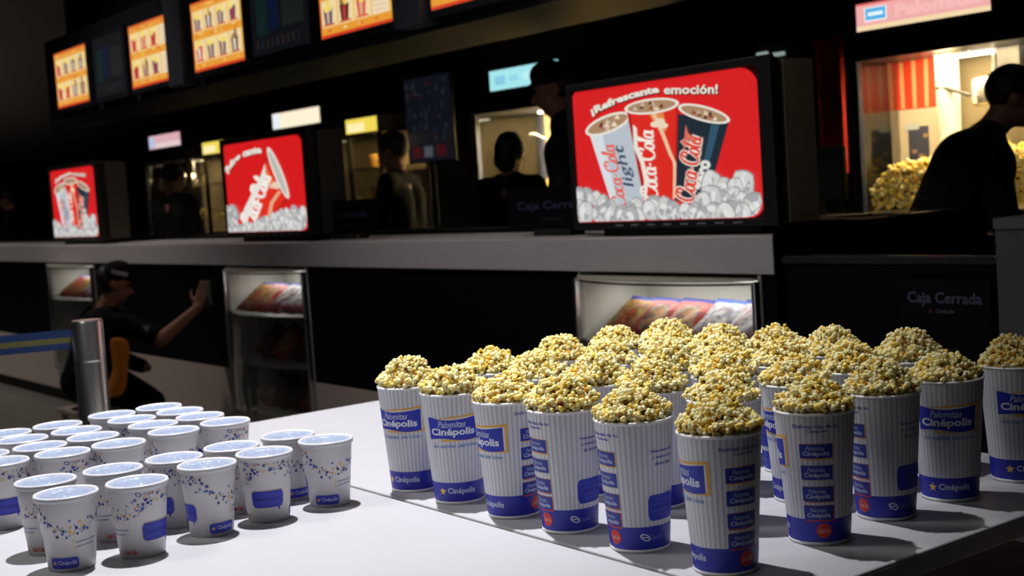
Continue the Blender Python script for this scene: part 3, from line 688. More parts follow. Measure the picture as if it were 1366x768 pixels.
def heap_mesh(name, R, base, dome, count, ksize, seed, box_=None, over=0.):
    rnd = random.Random(seed); nr = np.random.RandomState(seed); VV = []; FF = []; AA = []; off = 0; pts = []
    tries = 0; skew = (rnd.uniform(-.35, .35), rnd.uniform(-.35, .35)); md = ksize*.98
    while len(pts) < count and tries < count*60:
        tries += 1
        if box_: x = rnd.uniform(-box_[0], box_[0]); y = rnd.uniform(-box_[1], box_[1]); q = abs(x)/box_[0]
        else:
            a = rnd.uniform(0, 2*PI); r = R*math.sqrt(rnd.random()); x = r*math.cos(a); y = r*math.sin(a); q = r/R
        h = dome*(1-q**2.6)*(1+skew[0]*x/(R or 1)+skew[1]*y/(R or 1)) if not box_ else dome*(1-.6*q*q)+.02*math.sin(x*20+seed)
        z = base+h-rnd.choice((0, 0, .3, .9))*ksize*(1 if q < .8 else .3)+rnd.uniform(-.35, .65)*ksize
        if box_ and rnd.random() < .6: y = -box_[1]+rnd.uniform(0, .03); z = rnd.uniform(.0, max(.01, base+h))
        p = (x, y, z)
        if all((p[0]-t[0])**2+(p[1]-t[1])**2+(p[2]-t[2])**2 > md*md for t in pts): pts.append(p)
    for i in range(int(over)):
        a = rnd.uniform(0, 2*PI); qq = rnd.uniform(.0, .006); pts.append(((R+qq)*math.cos(a), (R+qq)*math.sin(a), base+ksize*rnd.uniform(.45, .9)))
    for p in pts:
        V, Fc, A = KERN[rnd.randrange(len(KERN))]
        M3 = np.array(Euler((rnd.uniform(0, 6.3), rnd.uniform(0, 6.3), rnd.uniform(0, 6.3))).to_matrix())
        s = ksize*rnd.uniform(.78, 1.12)
        VV.append((V@M3.T)*s+np.array(p)); FF.append(Fc+off); AA.append(A+rnd.choice((-.06, 0, 0, .05, .12, .3 if rnd.random() < .5 else .1))); off += len(V)
    V = np.concatenate(VV); Fc = np.concatenate(FF); A = np.concatenate(AA).astype(np.float32)
    me = bpy.data.meshes.new(name); me.vertices.add(len(V)); me.vertices.foreach_set('co', V.ravel().astype(np.float32))
    me.loops.add(len(Fc)*3); me.loops.foreach_set('vertex_index', Fc.ravel().astype(np.int32)); me.polygons.add(len(Fc)); me.polygons.foreach_set('loop_start', np.arange(0, len(Fc)*3, 3, dtype=np.int32))
    me.update(calc_edges=True); me.validate()
    me.polygons.foreach_set('use_smooth', [True]*len(me.polygons))
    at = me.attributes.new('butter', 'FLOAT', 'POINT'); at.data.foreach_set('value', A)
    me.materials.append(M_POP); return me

def sign_art(kind, W, H):
    m_ = MB(); q = lambda a, b, c, d, col, l: m_.add([(a, -.0005*l, c), (b, -.0005*l, c), (b, -.0005*l, d), (a, -.0005*l, d)], [(0, 1, 2, 3)], col)
    if kind == 'pink':
        q(0, W, 0, H, (.88, .42, .40), 0); q(0, W, 0, H*.18, (.92, .70, .42), 1); q(0, W, H*.93, H, (.70, .12, .12), 1)
        q(W*.065, W*.245, H*.30, H*.82, (.93, .85, .88), 1); q(W*.075, W*.235, H*.36, H*.78, (.08, .45, .80), 2); q(W*.095, W*.215, H*.50, H*.64, (.80, .92, .95), 3)
        flat = text2d('Snack Bar', .05); 
        vs, fs = text2d('Palomitas', .05); m_.add([(W*(.31+.64*a), -.002, H*(.30+.50*b)) for a, b in vs], fs, (.93, .50, .49))
    elif kind == 'cyan':
        q(0, W, 0, H, (.38, .80, .84), 0); q(W*.08, W*.24, H*.25, H*.70, (.25, .60, .78), 1); q(W*.30, W*.42, H*.35, H*.62, (.30, .66, .80), 1); q(W*.5, W*.95, H*.3, H*.7, (.50, .88, .9), 1)
    elif kind == 'white':
        q(0, W, 0, H, (1.0, .90, .66), 0); q(0, W*.16, 0, H, (.82, .86, .92), 1); q(0, W, H*.9, H, (.95, .78, .6), 1)
    elif kind == 'yellow':
        q(0, W, 0, H, (.90, .70, .10), 0); q(W*.05, W*.6, H*.1, H*.7, (1, .88, .45), 1)
    elif kind == 'rose':
        q(0, W, 0, H, (.72, .42, .45), 0); q(0, W*.18, H*.1, H*.9, (.45, .55, .80), 1); q(W*.2, W, 0, H*.4, (.78, .60, .58), 1)
    return m_
def popcorn_machine(x0, x1, y0, label, kind, sign, power, detail=True, z1=2.20):
    """glass sided warmer: plinth, four posts, panes, lit lid with sign, steel kettle, heap of popcorn"""
    W = x1-x0; g = empty('popcorn_machine', (x0, y0, BCZ)); tag(g, label, 'popcorn machine', 'popcorn machines on the back counter')
    D_ = .62; t = .022; top = z1-BCZ; zs = .90-.04
    MB().box(0, W, 0, D_, .0005, .10).build('plinth', M_STEEL, g, bevel=.006)
    for (a, b) in ((0, 0), (W-2*t, 0), (0, D_-2*t), (W-2*t, D_-2*t)): MB().box(a, a+2*t, b, b+2*t, .1005, top-.29).build('post', mat('navy_post', (.015, .02, .045), .4), g, bevel=.004)
    MB().box(0, W, 0, D_, top-.288, top-.16).build('lid', mat('navy_post', (.015, .02, .045), .4), g, bevel=.006)
    MB().box(2*t, W-2*t, D_-.012, D_-.006, .101, top-.29).build('back_wall', M_WARM, g)
    MB().box(2*t, W-2*t, .008, .012, .101, top-.29).build('front_glass', GLASSY, g)
    for xx in (.008, W-.012): MB().box(xx, xx+.004, 2*t, D_-2*t, .101, top-.29).build('side_glass', GLASSY, g)
    sx0, sx1 = sign
    MB().box(sx0-x0-.02, sx1-x0+.02, .0, .12, top-.159, top).build('sign_box', mat('navy_post', (.015, .02, .045), .4), g, bevel=.004)
    a = sign_art(kind, sx1-sx0, .13).build('sign_face', M_PINK, g); a.location = (sx0-x0, -.003, top-.148)
    # kettle hanging from the lid
    kx = W*.52
    k = MB(); k.lathe([(.0, .0), (.09, .0), (.105, .012), (.108, .12), (.10, .13), (0, .135)], 28, (kx, D_*.5, top-.55)).build('kettle', M_CHROME, g, smooth=True)
    MB().tube([(kx, D_*.5, top-.42), (kx, D_*.5, top-.29)], .012).build('kettle_hanger', M_STEEL, g, smooth=True)
    MB().tube([(kx-.05, D_*.3, top-.50), (kx-.18, D_*.28, top-.45), (kx-.22, D_*.28, top-.45)], .009).build('kettle_handle', M_BLACK, g, smooth=True)
    MB().box(W*.25, W*.75, D_*.55, D_*.61, top-.305, top-.29).build('heat_lamp', M_LAMP if power > 5 else M_STEEL, g)
    if power: light('machine_light', 'AREA', (x0+W*.5, y0+.14, z1-.31), power, (1, .76, .40), (x0+W*.5, y0+D_*.75, 1.1), shape='RECTANGLE', size=W*.6, size_y=.2)
    return g
def machine_popcorn(x0, x1, y0, label, dome=.14, seed=3, base=.17, count=520):
    W = x1-x0
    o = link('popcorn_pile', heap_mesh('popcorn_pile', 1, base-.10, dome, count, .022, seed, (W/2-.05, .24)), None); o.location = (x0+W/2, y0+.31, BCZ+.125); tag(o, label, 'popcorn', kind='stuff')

MYB = 5.28
# big machine on the right
bx0, bx1 = -4.16, -3.02
g1 = popcorn_machine(bx0, bx1, MYB, 'large glass popcorn machine with pink lit sign behind the counter end', 'pink', (-4.10, -3.375), 28, z1=2.185)
cl = MB(); cl.lathe([(0, 0), (.055, 0), (.055, .63), (0, .63)], 28, (-3.76-bx0, .22, .20)).build('white_column', mat('white_enamel', (.92, .90, .84), .35), g1, smooth=True)
cl2 = MB(); cl2.lathe([(0, .0), (.085, .0), (.10, .03), (.10, .09), (.08, .10), (0, .10)], 28, (-3.74-bx0, .22, .83)).build('popper_pot', M_CHROME, g1, smooth=True)
MB().tube([(-3.50-bx0, .2, .80), (-3.48-bx0, .2, .55), (-3.46-bx0, .2, .50), (-3.42-bx0, .2, .54), (-3.43-bx0, .2, .7)], .008).build('looped_cable', M_BLACK, g1, smooth=True)
MB().box(-3.52-bx0, -3.40-bx0, .25, .4, .62, .84).build('motor_housing', M_BLACK, g1, bevel=.01)
machine_popcorn(bx0, bx1, MYB, 'golden popcorn piled inside the large machine on the right', .24, 3, base=.11, count=700)
# red striped popcorn bag and price sheet behind the left pane
pb = empty('striped_popcorn_bag', (-4.06, 5.66, 1.30)); tag(pb, 'red and white striped popcorn bag propped inside the large popcorn machine', 'bag')
m_ = MB()
n = 12
for i in range(n):
    a, b = -.14+.28*i/n, -.14+.28*(i+1)/n
    m_.add([(a, -.019, .36), (b, -.019, .36), (b*1.05, -.019, .62), (a*1.05, -.019, .62)], [(0, 1, 2, 3)], (.75, .05, .02) if i % 3 else (.80, .36, .18))
m_.build('striped_top', M_PRINT, pb)
MB().prism([(-.14, 0), (.14, 0), (.147, .62), (-.147, .62)], -.015, .03).build('bag_body', mat('cream_paper', (.70, .62, .50), .6, noise=.08), pb, bevel=.004)
m_ = MB(); m_.add([(-.035, -.0175, .04), (.085, -.0175, .04), (.085, -.0175, .27), (-.035, -.0175, .27)], [(0, 1, 2, 3)], (.06, .07, .12))
rr = random.Random(4)
for i in range(7): a = rr.uniform(-.02, .06); b = rr.uniform(.06, .25); m_.add([(a, -.018, b), (a+.025, -.018, b), (a+.03, -.018, b+.018), (a-.002, -.018, b+.02)], [(0, 1, 2, 3)], (.42, .26, .16))
m_.add([(-.055, -.0185, .255), (.03, -.0185, .255), (.03, -.0185, .285), (-.055, -.0185, .285)], [(0, 1, 2, 3)], (.55, .62, .70))
m_.build('printed_panel', M_PRINT, pb)
MB().box(-.02, .02, -.01, .03, -.14, -.002).build('stand', M_STEEL, pb)
# red banner cloth left of the machine
bq = aty(1113, 140, 5.36)
ban = empty('banner', (bq.x, 5.36, BCZ)); rb = MB(); vs = []; fs = []; N = 24
for i in range(N+1):
    x = -.085+.17*i/N; yy = .016*math.sin(i*1.3)
    vs += [(x, yy-.02, .30), (x, yy-.02, .98), (x, yy-.014, .98), (x, yy-.014, .30)]
for i in range(N):
    for k in range(4): fs.append((4*i+k, 4*i+(k+1) % 4, 4*i+4+(k+1) % 4, 4*i+4+k))
rb.add(vs, fs).build('red_cloth', mat('red_banner_cloth', (.62, .02, .012), .6, noise=.25, nscale=14), ban, smooth=True)
MB().tube([(0, .022, .0005), (0, .022, 1.0)], .010).build('pole', M_HOUS, ban, smooth=True)
MB().box(-.06, .06, -.05, .08, .0005, .01).build('foot', M_HOUS, ban)
tag(ban, 'dark red cloth banner on a pole left of the large popcorn machine', 'banner')
pl = MB(); pl.lathe([(0, 0), (.16, 0), (.20, .02), (.202, .024), (.16, .008), (0, .006)], 40, (0, 0, 0)); o = pl.build('serving_plate', mat('teal_plate', (.12, .42, .38), .35), smooth=True); o.location = (-3.78, 4.45, 1.2155)
o.location = (-4.0, 5.20-.0, BCZ+.001); o.location.y = 5.205-.0
tag(o, 'teal plate standing in front of the large popcorn machine', 'plate')
# register block in front of that machine
rg = empty('cash_register', (-3.22, 3.80, 1.21)); tag(rg, 'dark cash register standing beside the largest cola screen', 'cash register')
# other machines
popcorn_machine(-7.35, -6.10, MYB, 'glass popcorn machine with pale blue sign behind the two standing silhouettes', 'cyan', (-7.10, -6.38), 150, z1=2.19)
machine_popcorn(-7.35, -6.10, MYB, 'golden popcorn piled inside the blue signed machine', .16, 5)
popcorn_machine(-10.45, -9.25, MYB, 'unlit popcorn machine with cream white sign right of the tilted cup screen', 'white', (-10.24, -9.42), .5, z1=2.17)
machine_popcorn(-10.45, -9.25, MYB, 'popcorn piled in the dim machine with the cream sign', .10, 6, count=160)
popcorn_machine(-13.2, -12.1, MYB, 'far popcorn machine with small rose sign left of the tilted cup screen', 'rose', (-12.98, -12.2), 3.5, z1=2.17)
machine_popcorn(-13.2, -12.1, MYB, 'popcorn piled in the far machine with the rose sign', .10, 7, count=120)

def warmer(x0, x1, y0, label, power):
    W = x1-x0; g = empty('food_warmer', (x0, y0, BCZ)); tag(g, label, 'food warmer', 'yellow topped food warmers')
    D_ = .45; H = .95
    for (a, b) in ((0, 0), (W-.03, 0), (0, D_-.03), (W-.03, D_-.03)): MB().box(a, a+.03, b, b+.03, .0805, H-.13).build('post', M_HOUS, g, bevel=.003)
    MB().box(0, W, 0, D_, .0005, .08).build('plinth', M_STEEL, g, bevel=.004)
    MB().box(.03, W-.03, D_-.012, D_-.005, .08, H-.13).build('back_wall', M_WARM, g)
    for zz in (.30, .55): MB().box(.03, W-.03, .03, D_-.03, zz, zz+.01).build('shelf', M_STEEL, g)
    MB().box(0, W, 0, D_, H-.129, H).build('sign_box', M_HOUS, g, bevel=.004)
    a = sign_art('yellow', W-.02, .11).build('sign_face', M_PINK, g); a.location = (.01, -.003, H-.12)
    light('warmer_light', 'AREA', (x0+W/2, y0+.2, BCZ+H-.14), power, (1, .7, .3), (x0+W/2, y0+.2, 0), size=.2)
    for k, zz in enumerate((.311, .561)):
        for i in range(3):
            t = MB(); t.lathe([(0, 0), (.04, 0), (.055, .09), (.05, .10), (0, .11)], 18); o = t.build('nacho_tub', mat('golden_tub', (.65, .38, .07), .6, noise=.3, nscale=60, bump=.5), smooth=True)
            o.location = (x0+.08+(W-.16)*i/2, y0+.2, BCZ+zz); tag(o, 'golden food tub, %s shelf of the warmer %s, %s from left' % (('lower', 'upper')[k], 'near the cream sign' if power < 1.5 else 'left of the middle screen', ORD[i]), 'tub', 'food tubs in the warmers')
warmer(-8.98, -8.50, 5.25, 'yellow topped food warmer right of the cream white sign, nearer one', 1.4)
warmer(-11.65, -11.17, 5.25, 'yellow topped food warmer peeking out left of the tilted cup screen', 1.6)

# poster between the machines
ps = empty('wall_poster', (-8.42, 5.45, 1.62)); tag(ps, 'dim blue and red poster left of the blue signed popcorn machine', 'poster')
MB().box(0, .62, .0, .02, 0, .64).build('backing_board', M_HOUS, ps, bevel=.003)
m_ = MB(); rr = random.Random(9)
m_.add([(.01, -.002, .01), (.61, -.002, .01), (.61, -.002, .63), (.01, -.002, .63)], [(0, 1, 2, 3)], (.022, .026, .045))
for i in range(60):
    a = rr.uniform(.03, .56); b = rr.uniform(.14, .58); s_ = rr.uniform(.01, .03)
    m_.add([(a, -.003-.0002*i, b), (a+s_, -.003-.0002*i, b), (a+s_, -.003-.0002*i, b+s_*1.4), (a, -.003-.0002*i, b+s_*1.4)], [(0, 1, 2, 3)], rr.choice(((.06, .08, .14), (.11, .02, .02), (.05, .06, .10), (.09, .09, .12))))
for a, c in ((.10, (.22, .02, .03)), (.25, (.30, .32, .42)), (.42, (.22, .02, .03))): m_.add([(a, -.02, .04), (a+.11, -.02, .04), (a+.11, -.02, .12), (a, -.02, .12)], [(0, 1, 2, 3)], c)
m_.build('poster_print', attr_mat('poster_glow', .2), ps)
MB().box(.28, .34, .004, .016, -.56, -.001).build('stand_pole', M_HOUS, ps)

for px_, nm_ in ((1015, 'left one'), (1037, 'right one')):
    q_ = aty(px_, 72, 6.9); m_ = MB(); m_.box(-.045, .045, 0, .03, -.012, .012); o = m_.build('wall_lamp', mat('lamp_cool', (.75, .95, .90), .5, emit=1.6 if px_ > 1030 else .35), bevel=.004); o.location = (q_.x, 7.068, aty(px_, 72, 7.068).z); o.location.x = aty(px_, 72, 7.068).x
    tag(o, 'small white strip lamp above the largest cola screen, %s' % nm_, 'lamp')
# register detail
MB().box(-.20, .20, -.13, .16, .0005, .10).build('cash_drawer', M_HOUS, rg, bevel=.006)
MB().box(-.17, .17, .0, .04, .16, .38).build('monitor', M_HOUS, rg, bevel=.008)
MB().box(-.03, .03, .03, .07, .10, .20).build('monitor_stand', M_HOUS, rg, bevel=.004)
rg.location = (-3.62, 4.3, 1.10); 
MB().box(-.22, .22, -.15, .18, -.998, -.0005).build('pedestal', M_HOUS, rg, bevel=.006)

# ------------------------------------------------------------------ people
def union(name, parts, m, parent, voxel, smooth_it=2):
    bm = bmesh.new()
    for p in parts:
        if p[0] == 'c':
            _, a, b, ra, rb = p; a = Vector(a); b = Vector(b); d = b-a; L = max(d.length, 1e-4)
            q = d.to_track_quat('Z', 'Y').to_matrix().to_4x4()
            r = bmesh.ops.create_cone(bm, cap_ends=True, segments=20, radius1=ra, radius2=rb, depth=L, matrix=Matrix.Translation((a+b)/2)@q)
            for c, rr_ in ((a, ra), (b, rb)): bmesh.ops.create_uvsphere(bm, u_segments=20, v_segments=12, radius=rr_, matrix=Matrix.Translation(c))
        else:
            _, c, s, e = p
            bmesh.ops.create_uvsphere(bm, u_segments=24, v_segments=16, radius=1, matrix=Matrix.Translation(c)@Euler(e).to_matrix().to_4x4()@Matrix.Diagonal((*s, 1)))
    me = bpy.data.meshes.new(name); bm.to_mesh(me); bm.free()
    o = link(name, me, m, parent)
    r = o.modifiers.new('r', 'REMESH'); r.mode = 'VOXEL'; r.voxel_size = voxel; r.use_smooth_shade = True
    s = o.modifiers.new('s', 'SMOOTH'); s.factor = .5; s.iterations = smooth_it
    return o
def hand(parts, wrist, dirn, side, palm_n, r=.009, curl=.3, spread=1.):
    """palm and five fingers; dirn = finger direction, side = towards the thumb, palm_n = palm normal"""
    d = Vector(dirn).normalized(); n = Vector(palm_n).normalized(); s = Vector(side); s = (s-d*s.dot(d)).normalized(); W = Vector(wrist)
    for k in (-.028, -.010, .010, .028): parts.append(('c', W+s*k*.6, W+d*.085+s*k, .015, .013))
    for k, L in ((.030, .070), (.011, .080), (-.009, .074), (-.028, .058)):
        a = W+d*.09+s*k; b = a+(d+n*curl*.5+s*k*3*spread)*L*.5; c = b+(d+n*curl*1.3+s*k*3*spread)*L*.45
        parts += [('c', a, b, r*1.05, r), ('c', b, c, r, r*.8)]
    a = W+d*.03+s*.030; b = a+(d*.6+s*.8+n*.2)*.045; c = b+(d*.9+s*.3+n*.3)*.035
    parts += [('c', a, b, r*1.35, r*1.1), ('c', b, c, r*1.1, r*.85)]

def head_parts(parts, c, f, u, s=1.):
    """head ellipsoid, jaw, nose, ears on centre c, facing f, up u"""
    f = Vector(f).normalized(); u = (Vector(u)-f*Vector(u).dot(f)).normalized(); l = u.cross(f)
    M3 = Matrix((l, f, u)).transposed(); e = M3.to_euler(); C_ = Vector(c)
    parts += [('e', C_+u*.02*s-f*.008*s, (.074*s, .094*s, .098*s), e), ('e', C_-u*.045*s+f*.022*s, (.055*s, .066*s, .066*s), e),
              ('c', C_+f*.088*s-u*.002*s, C_+f*.106*s-u*.028*s, .009*s, .014*s), ('e', C_-u*.088*s+f*.055*s, (.026*s, .024*s, .020*s), e),
              ('e', C_+l*.076*s-u*.005*s, (.010*s, .020*s, .032*s), e), ('e', C_-l*.076*s-u*.005*s, (.010*s, .020*s, .032*s), e),
              ('c', C_+f*.080*s-u*.052*s+l*.018*s, C_+f*.080*s-u*.052*s-l*.018*s, .011*s, .011*s)]
    return l, f, u, e
def eyes(parent, c, f, l, u, s=1.):
    for k, sg_ in enumerate((-1, 1)):
        b = MB(); b.lathe([(.0001, -.009), (.006, -.007), (.009, 0), (.006, .007), (.0001, .009)], 12); o = b.build('eye', mat('eye_dark', (.03, .02, .02), .2), parent, smooth=True); o.location = Vector(c)+Vector(f)*.084*s+Vector(l)*sg_*.032*s+Vector(u)*.008*s
def cap_on(parent, c, l, f, u, e, s=1., emblem=None, badge=None):
    C_ = Vector(c)
    o = union('cap', [('e', C_+u*.052*s-f*.01*s, (.084*s, .104*s, .078*s), e), ('c', C_+u*.045*s+f*.07*s+l*.04*s, C_+u*.022*s+f*.185*s+l*.02*s, .012, .006), ('c', C_+u*.045*s+f*.07*s-l*.04*s, C_+u*.022*s+f*.185*s-l*.02*s, .012, .006), ('c', C_+u*.048*s+f*.07*s, C_+u*.026*s+f*.200*s, .012, .006)], M_CLOTH, parent, .007)
    if emblem:
        m_ = MB(); vs = []
        for i in range(9):
            a = emblem+(i-4)*.11
            for z_, k in ((.030, 1.05), (.054, 1.04)): p = C_+u*(.03+z_)*s-f*.01*s+(f*math.cos(a)*.106+l*math.sin(a)*.088)*s*k; vs.append(p)
        m_.add(vs, [(2*i, 2*i+2, 2*i+3, 2*i+1) for i in range(8)]); m_.build('cap_badge', mat('white_badge', (.42, .44, .50), .5), o)
    return o

def standing(name_label, pos, facing, height, lean=0., side_lean=0., cap=False, hair='short', group=None, head_turn=0., orange=False, voxel=.011, bulk=1.):
    """figure standing with hands forward on the work in front; facing in radians (0 = +y)"""
    s = height/1.72; g = empty('person', pos, facing); tag(g, name_label, 'person')
    hip = Vector((0, 0, .92*s)); up = Vector((math.sin(side_lean), math.sin(lean), math.cos(lean)*math.cos(side_lean))).normalized()
    chest = hip+up*.36*s; neck = hip+up*.53*s; fwd = Vector((0, math.cos(lean), -math.sin(lean)*.6)).normalized()
    hd = neck+up*.13*s+fwd*.03
    body = [('c', neck-up*.04, hd-up*.02, .058*s, .055*s)]
    ff = Vector((math.sin(head_turn), math.cos(head_turn), -.25)).normalized()
    l, f, u, e = head_parts(body, hd, ff, Vector((0, 0, 1)), s)
    body.append(('c', hip, neck-up*.04, .10*s, .07*s))
    sh = []; clothes = [('c', hip+Vector((k*.075*s, 0, 0)), chest+Vector((k*.10*s, 0, 0)), .115*s*bulk, .125*s*bulk) for k in (-1, 1)]
    clothes += [('c', neck-up*.05+Vector((-.05, 0, 0)), neck-up*.05+Vector((.05, 0, 0)), .075*s, .075*s)]
    for k in (-1, 1):
        S_ = neck-up*.06+Vector((k*.185*s, 0, 0)); E_ = S_+Vector((k*.05, .04, -.29))*s; Wr = E_+Vector((-k*.06, .17, -.16))*s
        clothes += [('c', S_, E_, .066*s, .056*s), ('c', E_, E_+(Wr-E_)*.9, .056*s, .042*s)]; body += [('c', S_, E_, .045*s, .040*s), ('c', E_, Wr, .042*s, .028*s)]
        clothes.append(('c', neck-up*.06, S_, .07*s, .066*s)); hand(body, Wr, (-k*.2, 1, -.4), (-k, 0, .3), (0, -.3, -1), curl=.6)
    for k in (-1, 1): body.append(('c', hip+Vector((k*.09*s, 0, -.05)), Vector((k*.10*s, 0, .10*s)), .07*s, .045*s))
    union('body', body, M_SKIN, g, voxel)
    union('shirt', clothes, M_CLOTH, g, .014)
    tr = []
    for k in (-1, 1): tr += [('c', hip+Vector((k*.085*s, 0, -.02)), Vector((k*.10*s, .01, .50*s)), .105*s, .075*s), ('c', Vector((k*.10*s, .01, .50*s)), Vector((k*.10*s, -.01, .10*s)), .075*s, .062*s)]
    union('trousers', tr, M_CLOTH, g, .014)
    for k in (-1, 1): union('shoe', [('c', Vector((k*.10*s, -.03, .043)), Vector((k*.11*s, .14, .038)), .042, .036)], M_BLACK, g, .01)
    if cap: cap_on(g, hd, l, f, u, e, s); union('hair', [('e', hd+u*.02-f*.03, (.080*s, .082*s, .092*s), e)], M_HAIR, g, .01)
    elif hair == 'bun': union('hair', [('e', hd+u*.03-f*.02, (.092*s, .108*s, .108*s), e), ('e', hd-u*.05-f*.06, (.075*s, .06*s, .08*s), e)], M_HAIR, g, .01)
    else: union('hair', [('e', hd+u*.035-f*.018, (.084*s, .100*s, .096*s), e)], M_HAIR, g, .01)
    eyes(g, hd, f, l, u, s)
    if orange:
        m_ = MB(); c = chest+fwd*.13*s
        m_.tube([neck+Vector((-.10, .06, 0)), c+Vector((-.03, .03, .0)), c+Vector((0, .03, -.12))], .014, 8); m_.tube([neck+Vector((.10, .06, 0)), c+Vector((.03, .03, 0)), c+Vector((0, .03, -.12))], .014, 8)
        m_.build('orange_collar', M_ORANGE, g, smooth=True)
    return g
def pos_of(px, py, d): p = atd(px, py, d); return (p.x, p.y, .10)
# man at the right edge, seen from behind, bent towards the big machine
p = pos_of(1243, 300, 5.3); standing('person in black bending over the counter at the right edge, seen as silhouette', p, -math.radians(52), 1.74, lean=.46, bulk=1.25)
p = pos_of(684, 300, 7.6); standing('dark haired person seated low in front of the blue signed popcorn machine', p, .35, 1.62, hair='bun')
p = pos_of(780, 300, 6.9); standing('person in black cap seen in profile, left of the largest cola screen', p, math.radians(143), 1.96, cap=True, lean=.12)
p = pos_of(537, 300, 8.1); standing('person in black uniform with orange collar in the dark, between middle and right cola screens', p, math.radians(125), 1.70, orange=True, head_turn=.0)
p = pos_of(234, 300, 10.5); standing('person in dark shirt in front of the rose signed popcorn machine', p, .3, 1.68)
p = pos_of(17, 300, 14.6); standing('person in the dark at the far left edge behind the counter', p, 2.6, 1.66)

# crouching worker wiping the counter front
DP = 7.6
def J(px, py, d=DP): return atd(px, py, d)
g = empty('person', (J(150, 560).x, J(150, 560).y, 0)); tag(g, 'person in black cap and uniform crouching, wiping the counter front with one hand', 'person')
G0 = Vector(g.location)
def L_(v): return Vector(v)-G0
rt = Vector((cr.x, cr.y, 0)).normalized(); fd = Vector((fw.x, fw.y, 0)).normalized()     # to the right and away from the lens
hip = J(120, 500); neck = J(140, 414); hd = J(153, 378); hipz = hip.z
fdir = (rt*.92+fd*.15+Vector((0, 0, -.30))).normalized()
skin = [('c', L_(neck), L_(hd)-Vector((0, 0, .02)), .055, .052)]
l, f, u, e = head_parts(skin, L_(hd), fdir, Vector((0, 0, 1)))
sh = L_(J(172, 432, 7.55)); el = L_(J(216, 452, 7.52)); wr = L_(J(264, 411, 7.63))
skin += [('c', sh, el, .048, .042), ('c', el, wr, .043, .029)]
hand(skin, wr, L_(J(277, 374, 7.66))-wr, -rt, fd, curl=-.15)
# far arm, folded down on the knee
sh2 = L_(J(128, 430, 7.85)); el2 = L_(J(160, 478, 7.9)); wr2 = L_(J(196, 490, 7.85))
skin += [('c', sh2, el2, .046, .040), ('c', el2, wr2, .040, .028)]; hand(skin, wr2, rt+Vector((0, 0, -.6)), -fd, (0, 0, -1), curl=.8) if 0 else None
k1 = L_(J(203, 536, 7.5)); k2 = L_(J(196, 530, 7.85)); f1 = L_(J(190, 560, 7.5)); f1.z = .06; f2 = L_(J(176, 560, 7.85)); f2.z = .06
for a, b in ((k1, f1), (k2, f2)): skin.append(('c', a, b, .055, .040))
hl_ = L_(hip); skin += [('c', hl_, L_(neck), .09, .06), ('c', hl_-fd*.07, k1, .08, .055), ('c', hl_+fd*.07, k2, .08, .055), ('c', L_(neck)-Vector((0, 0, .07)), sh, .05, .048), ('c', L_(neck)-Vector((0, 0, .07)), sh2, .05, .046)]
union('body', skin, M_SKIN, g, .0085, 1)
hl = L_(hip)
shirt = [('c', hl+fd*k*.09, L_(neck)+fd*k*.11+Vector((0, 0, -.09)), .125, .120) for k in (-1, 1)]+[('c', L_(neck)-fd*.17+Vector((0, 0, -.07)), sh, .07, .066), ('c', sh, sh+(el-sh)*.72, .068, .060), ('c', L_(neck)+fd*.14+Vector((0, 0, -.08)), sh2, .07, .066), ('c', sh2, sh2+(el2-sh2), .066, .058), ('c', el2, wr2-(wr2-el2)*.2, .055, .045), ('c', L_(neck)+Vector((0, 0, -.05)), L_(neck)+rt*.015, .07, .06)]
so = union('shirt', shirt, M_CLOTH, g, .012)
tr = [('c', hl-fd*.09, k1, .115, .075), ('c', hl+fd*.09, k2, .115, .075), ('c', k1, f1+Vector((0, 0, .05)), .075, .058), ('c', k2, f2+Vector((0, 0, .05)), .075, .058), ('e', hl-Vector((0, 0, .03)), (.17, .17, .13), Euler((0, 0, 0)))]
union('trousers', tr, M_CLOTH, g, .012)
for q_ in (f1, f2): union('shoe', [('c', Vector((q_.x, q_.y, .045))-rt*.04, Vector((q_.x, q_.y, .040))+rt*.15, .043, .036)], M_BLACK, g, .009)
union('hair', [('e', L_(hd)+u*.015-f*.03, (.082, .082, .095), e)], M_HAIR, g, .009)
cap_on(g, L_(hd), l, f, u, e, 1., emblem=-1.25)
eyes(g, L_(hd), f, l, u)
# orange apron tie hanging at the hip
m_ = MB(); A = [J(x_, y_, 7.30) for x_, y_ in ((144, 450), (160, 450), (174, 453))]; B = [J(x_, y_, 7.30) for x_, y_ in ((152, 500), (163, 502), (170, 500))]; C2 = [J(x_, y_, 7.30) for x_, y_ in ((134, 524), (150, 532), (168, 526))]; Z_ = [J(x_, y_, 7.30) for x_, y_ in ((150, 478), (162, 478), (172, 478))]
vs = [L_(p)+fd*.0 for p in A+Z_+B+C2]; vs = [v+(-fd*.02 if i % 3 == 1 else Vector((0, 0, 0))) for i, v in enumerate(vs)]
fs = [(3*j+i, 3*j+i+1, 3*j+i+4, 3*j+i+3) for j in range(3) for i in range(2)]
o = m_.add(vs, fs).build('orange_sash', M_ORANGE, g, smooth=True); o.modifiers.clear(); md = o.modifiers.new('sub', 'SUBSURF'); md.levels = md.render_levels = 3; md = o.modifiers.new('so', 'SOLIDIFY'); md.thickness = .012
m_ = MB(); p0 = L_(J(195, 438, 7.42)); m_.add([p0+rt*a+Vector((0, 0, b)) for a, b in ((-.02, .015), (.022, .018), (.004, -.022))], [(0, 1, 2)]); o = m_.build('sleeve_badge', mat('white_badge', (.42, .44, .50), .5), g); md = o.modifiers.new('so', 'SOLIDIFY'); md.thickness = .004
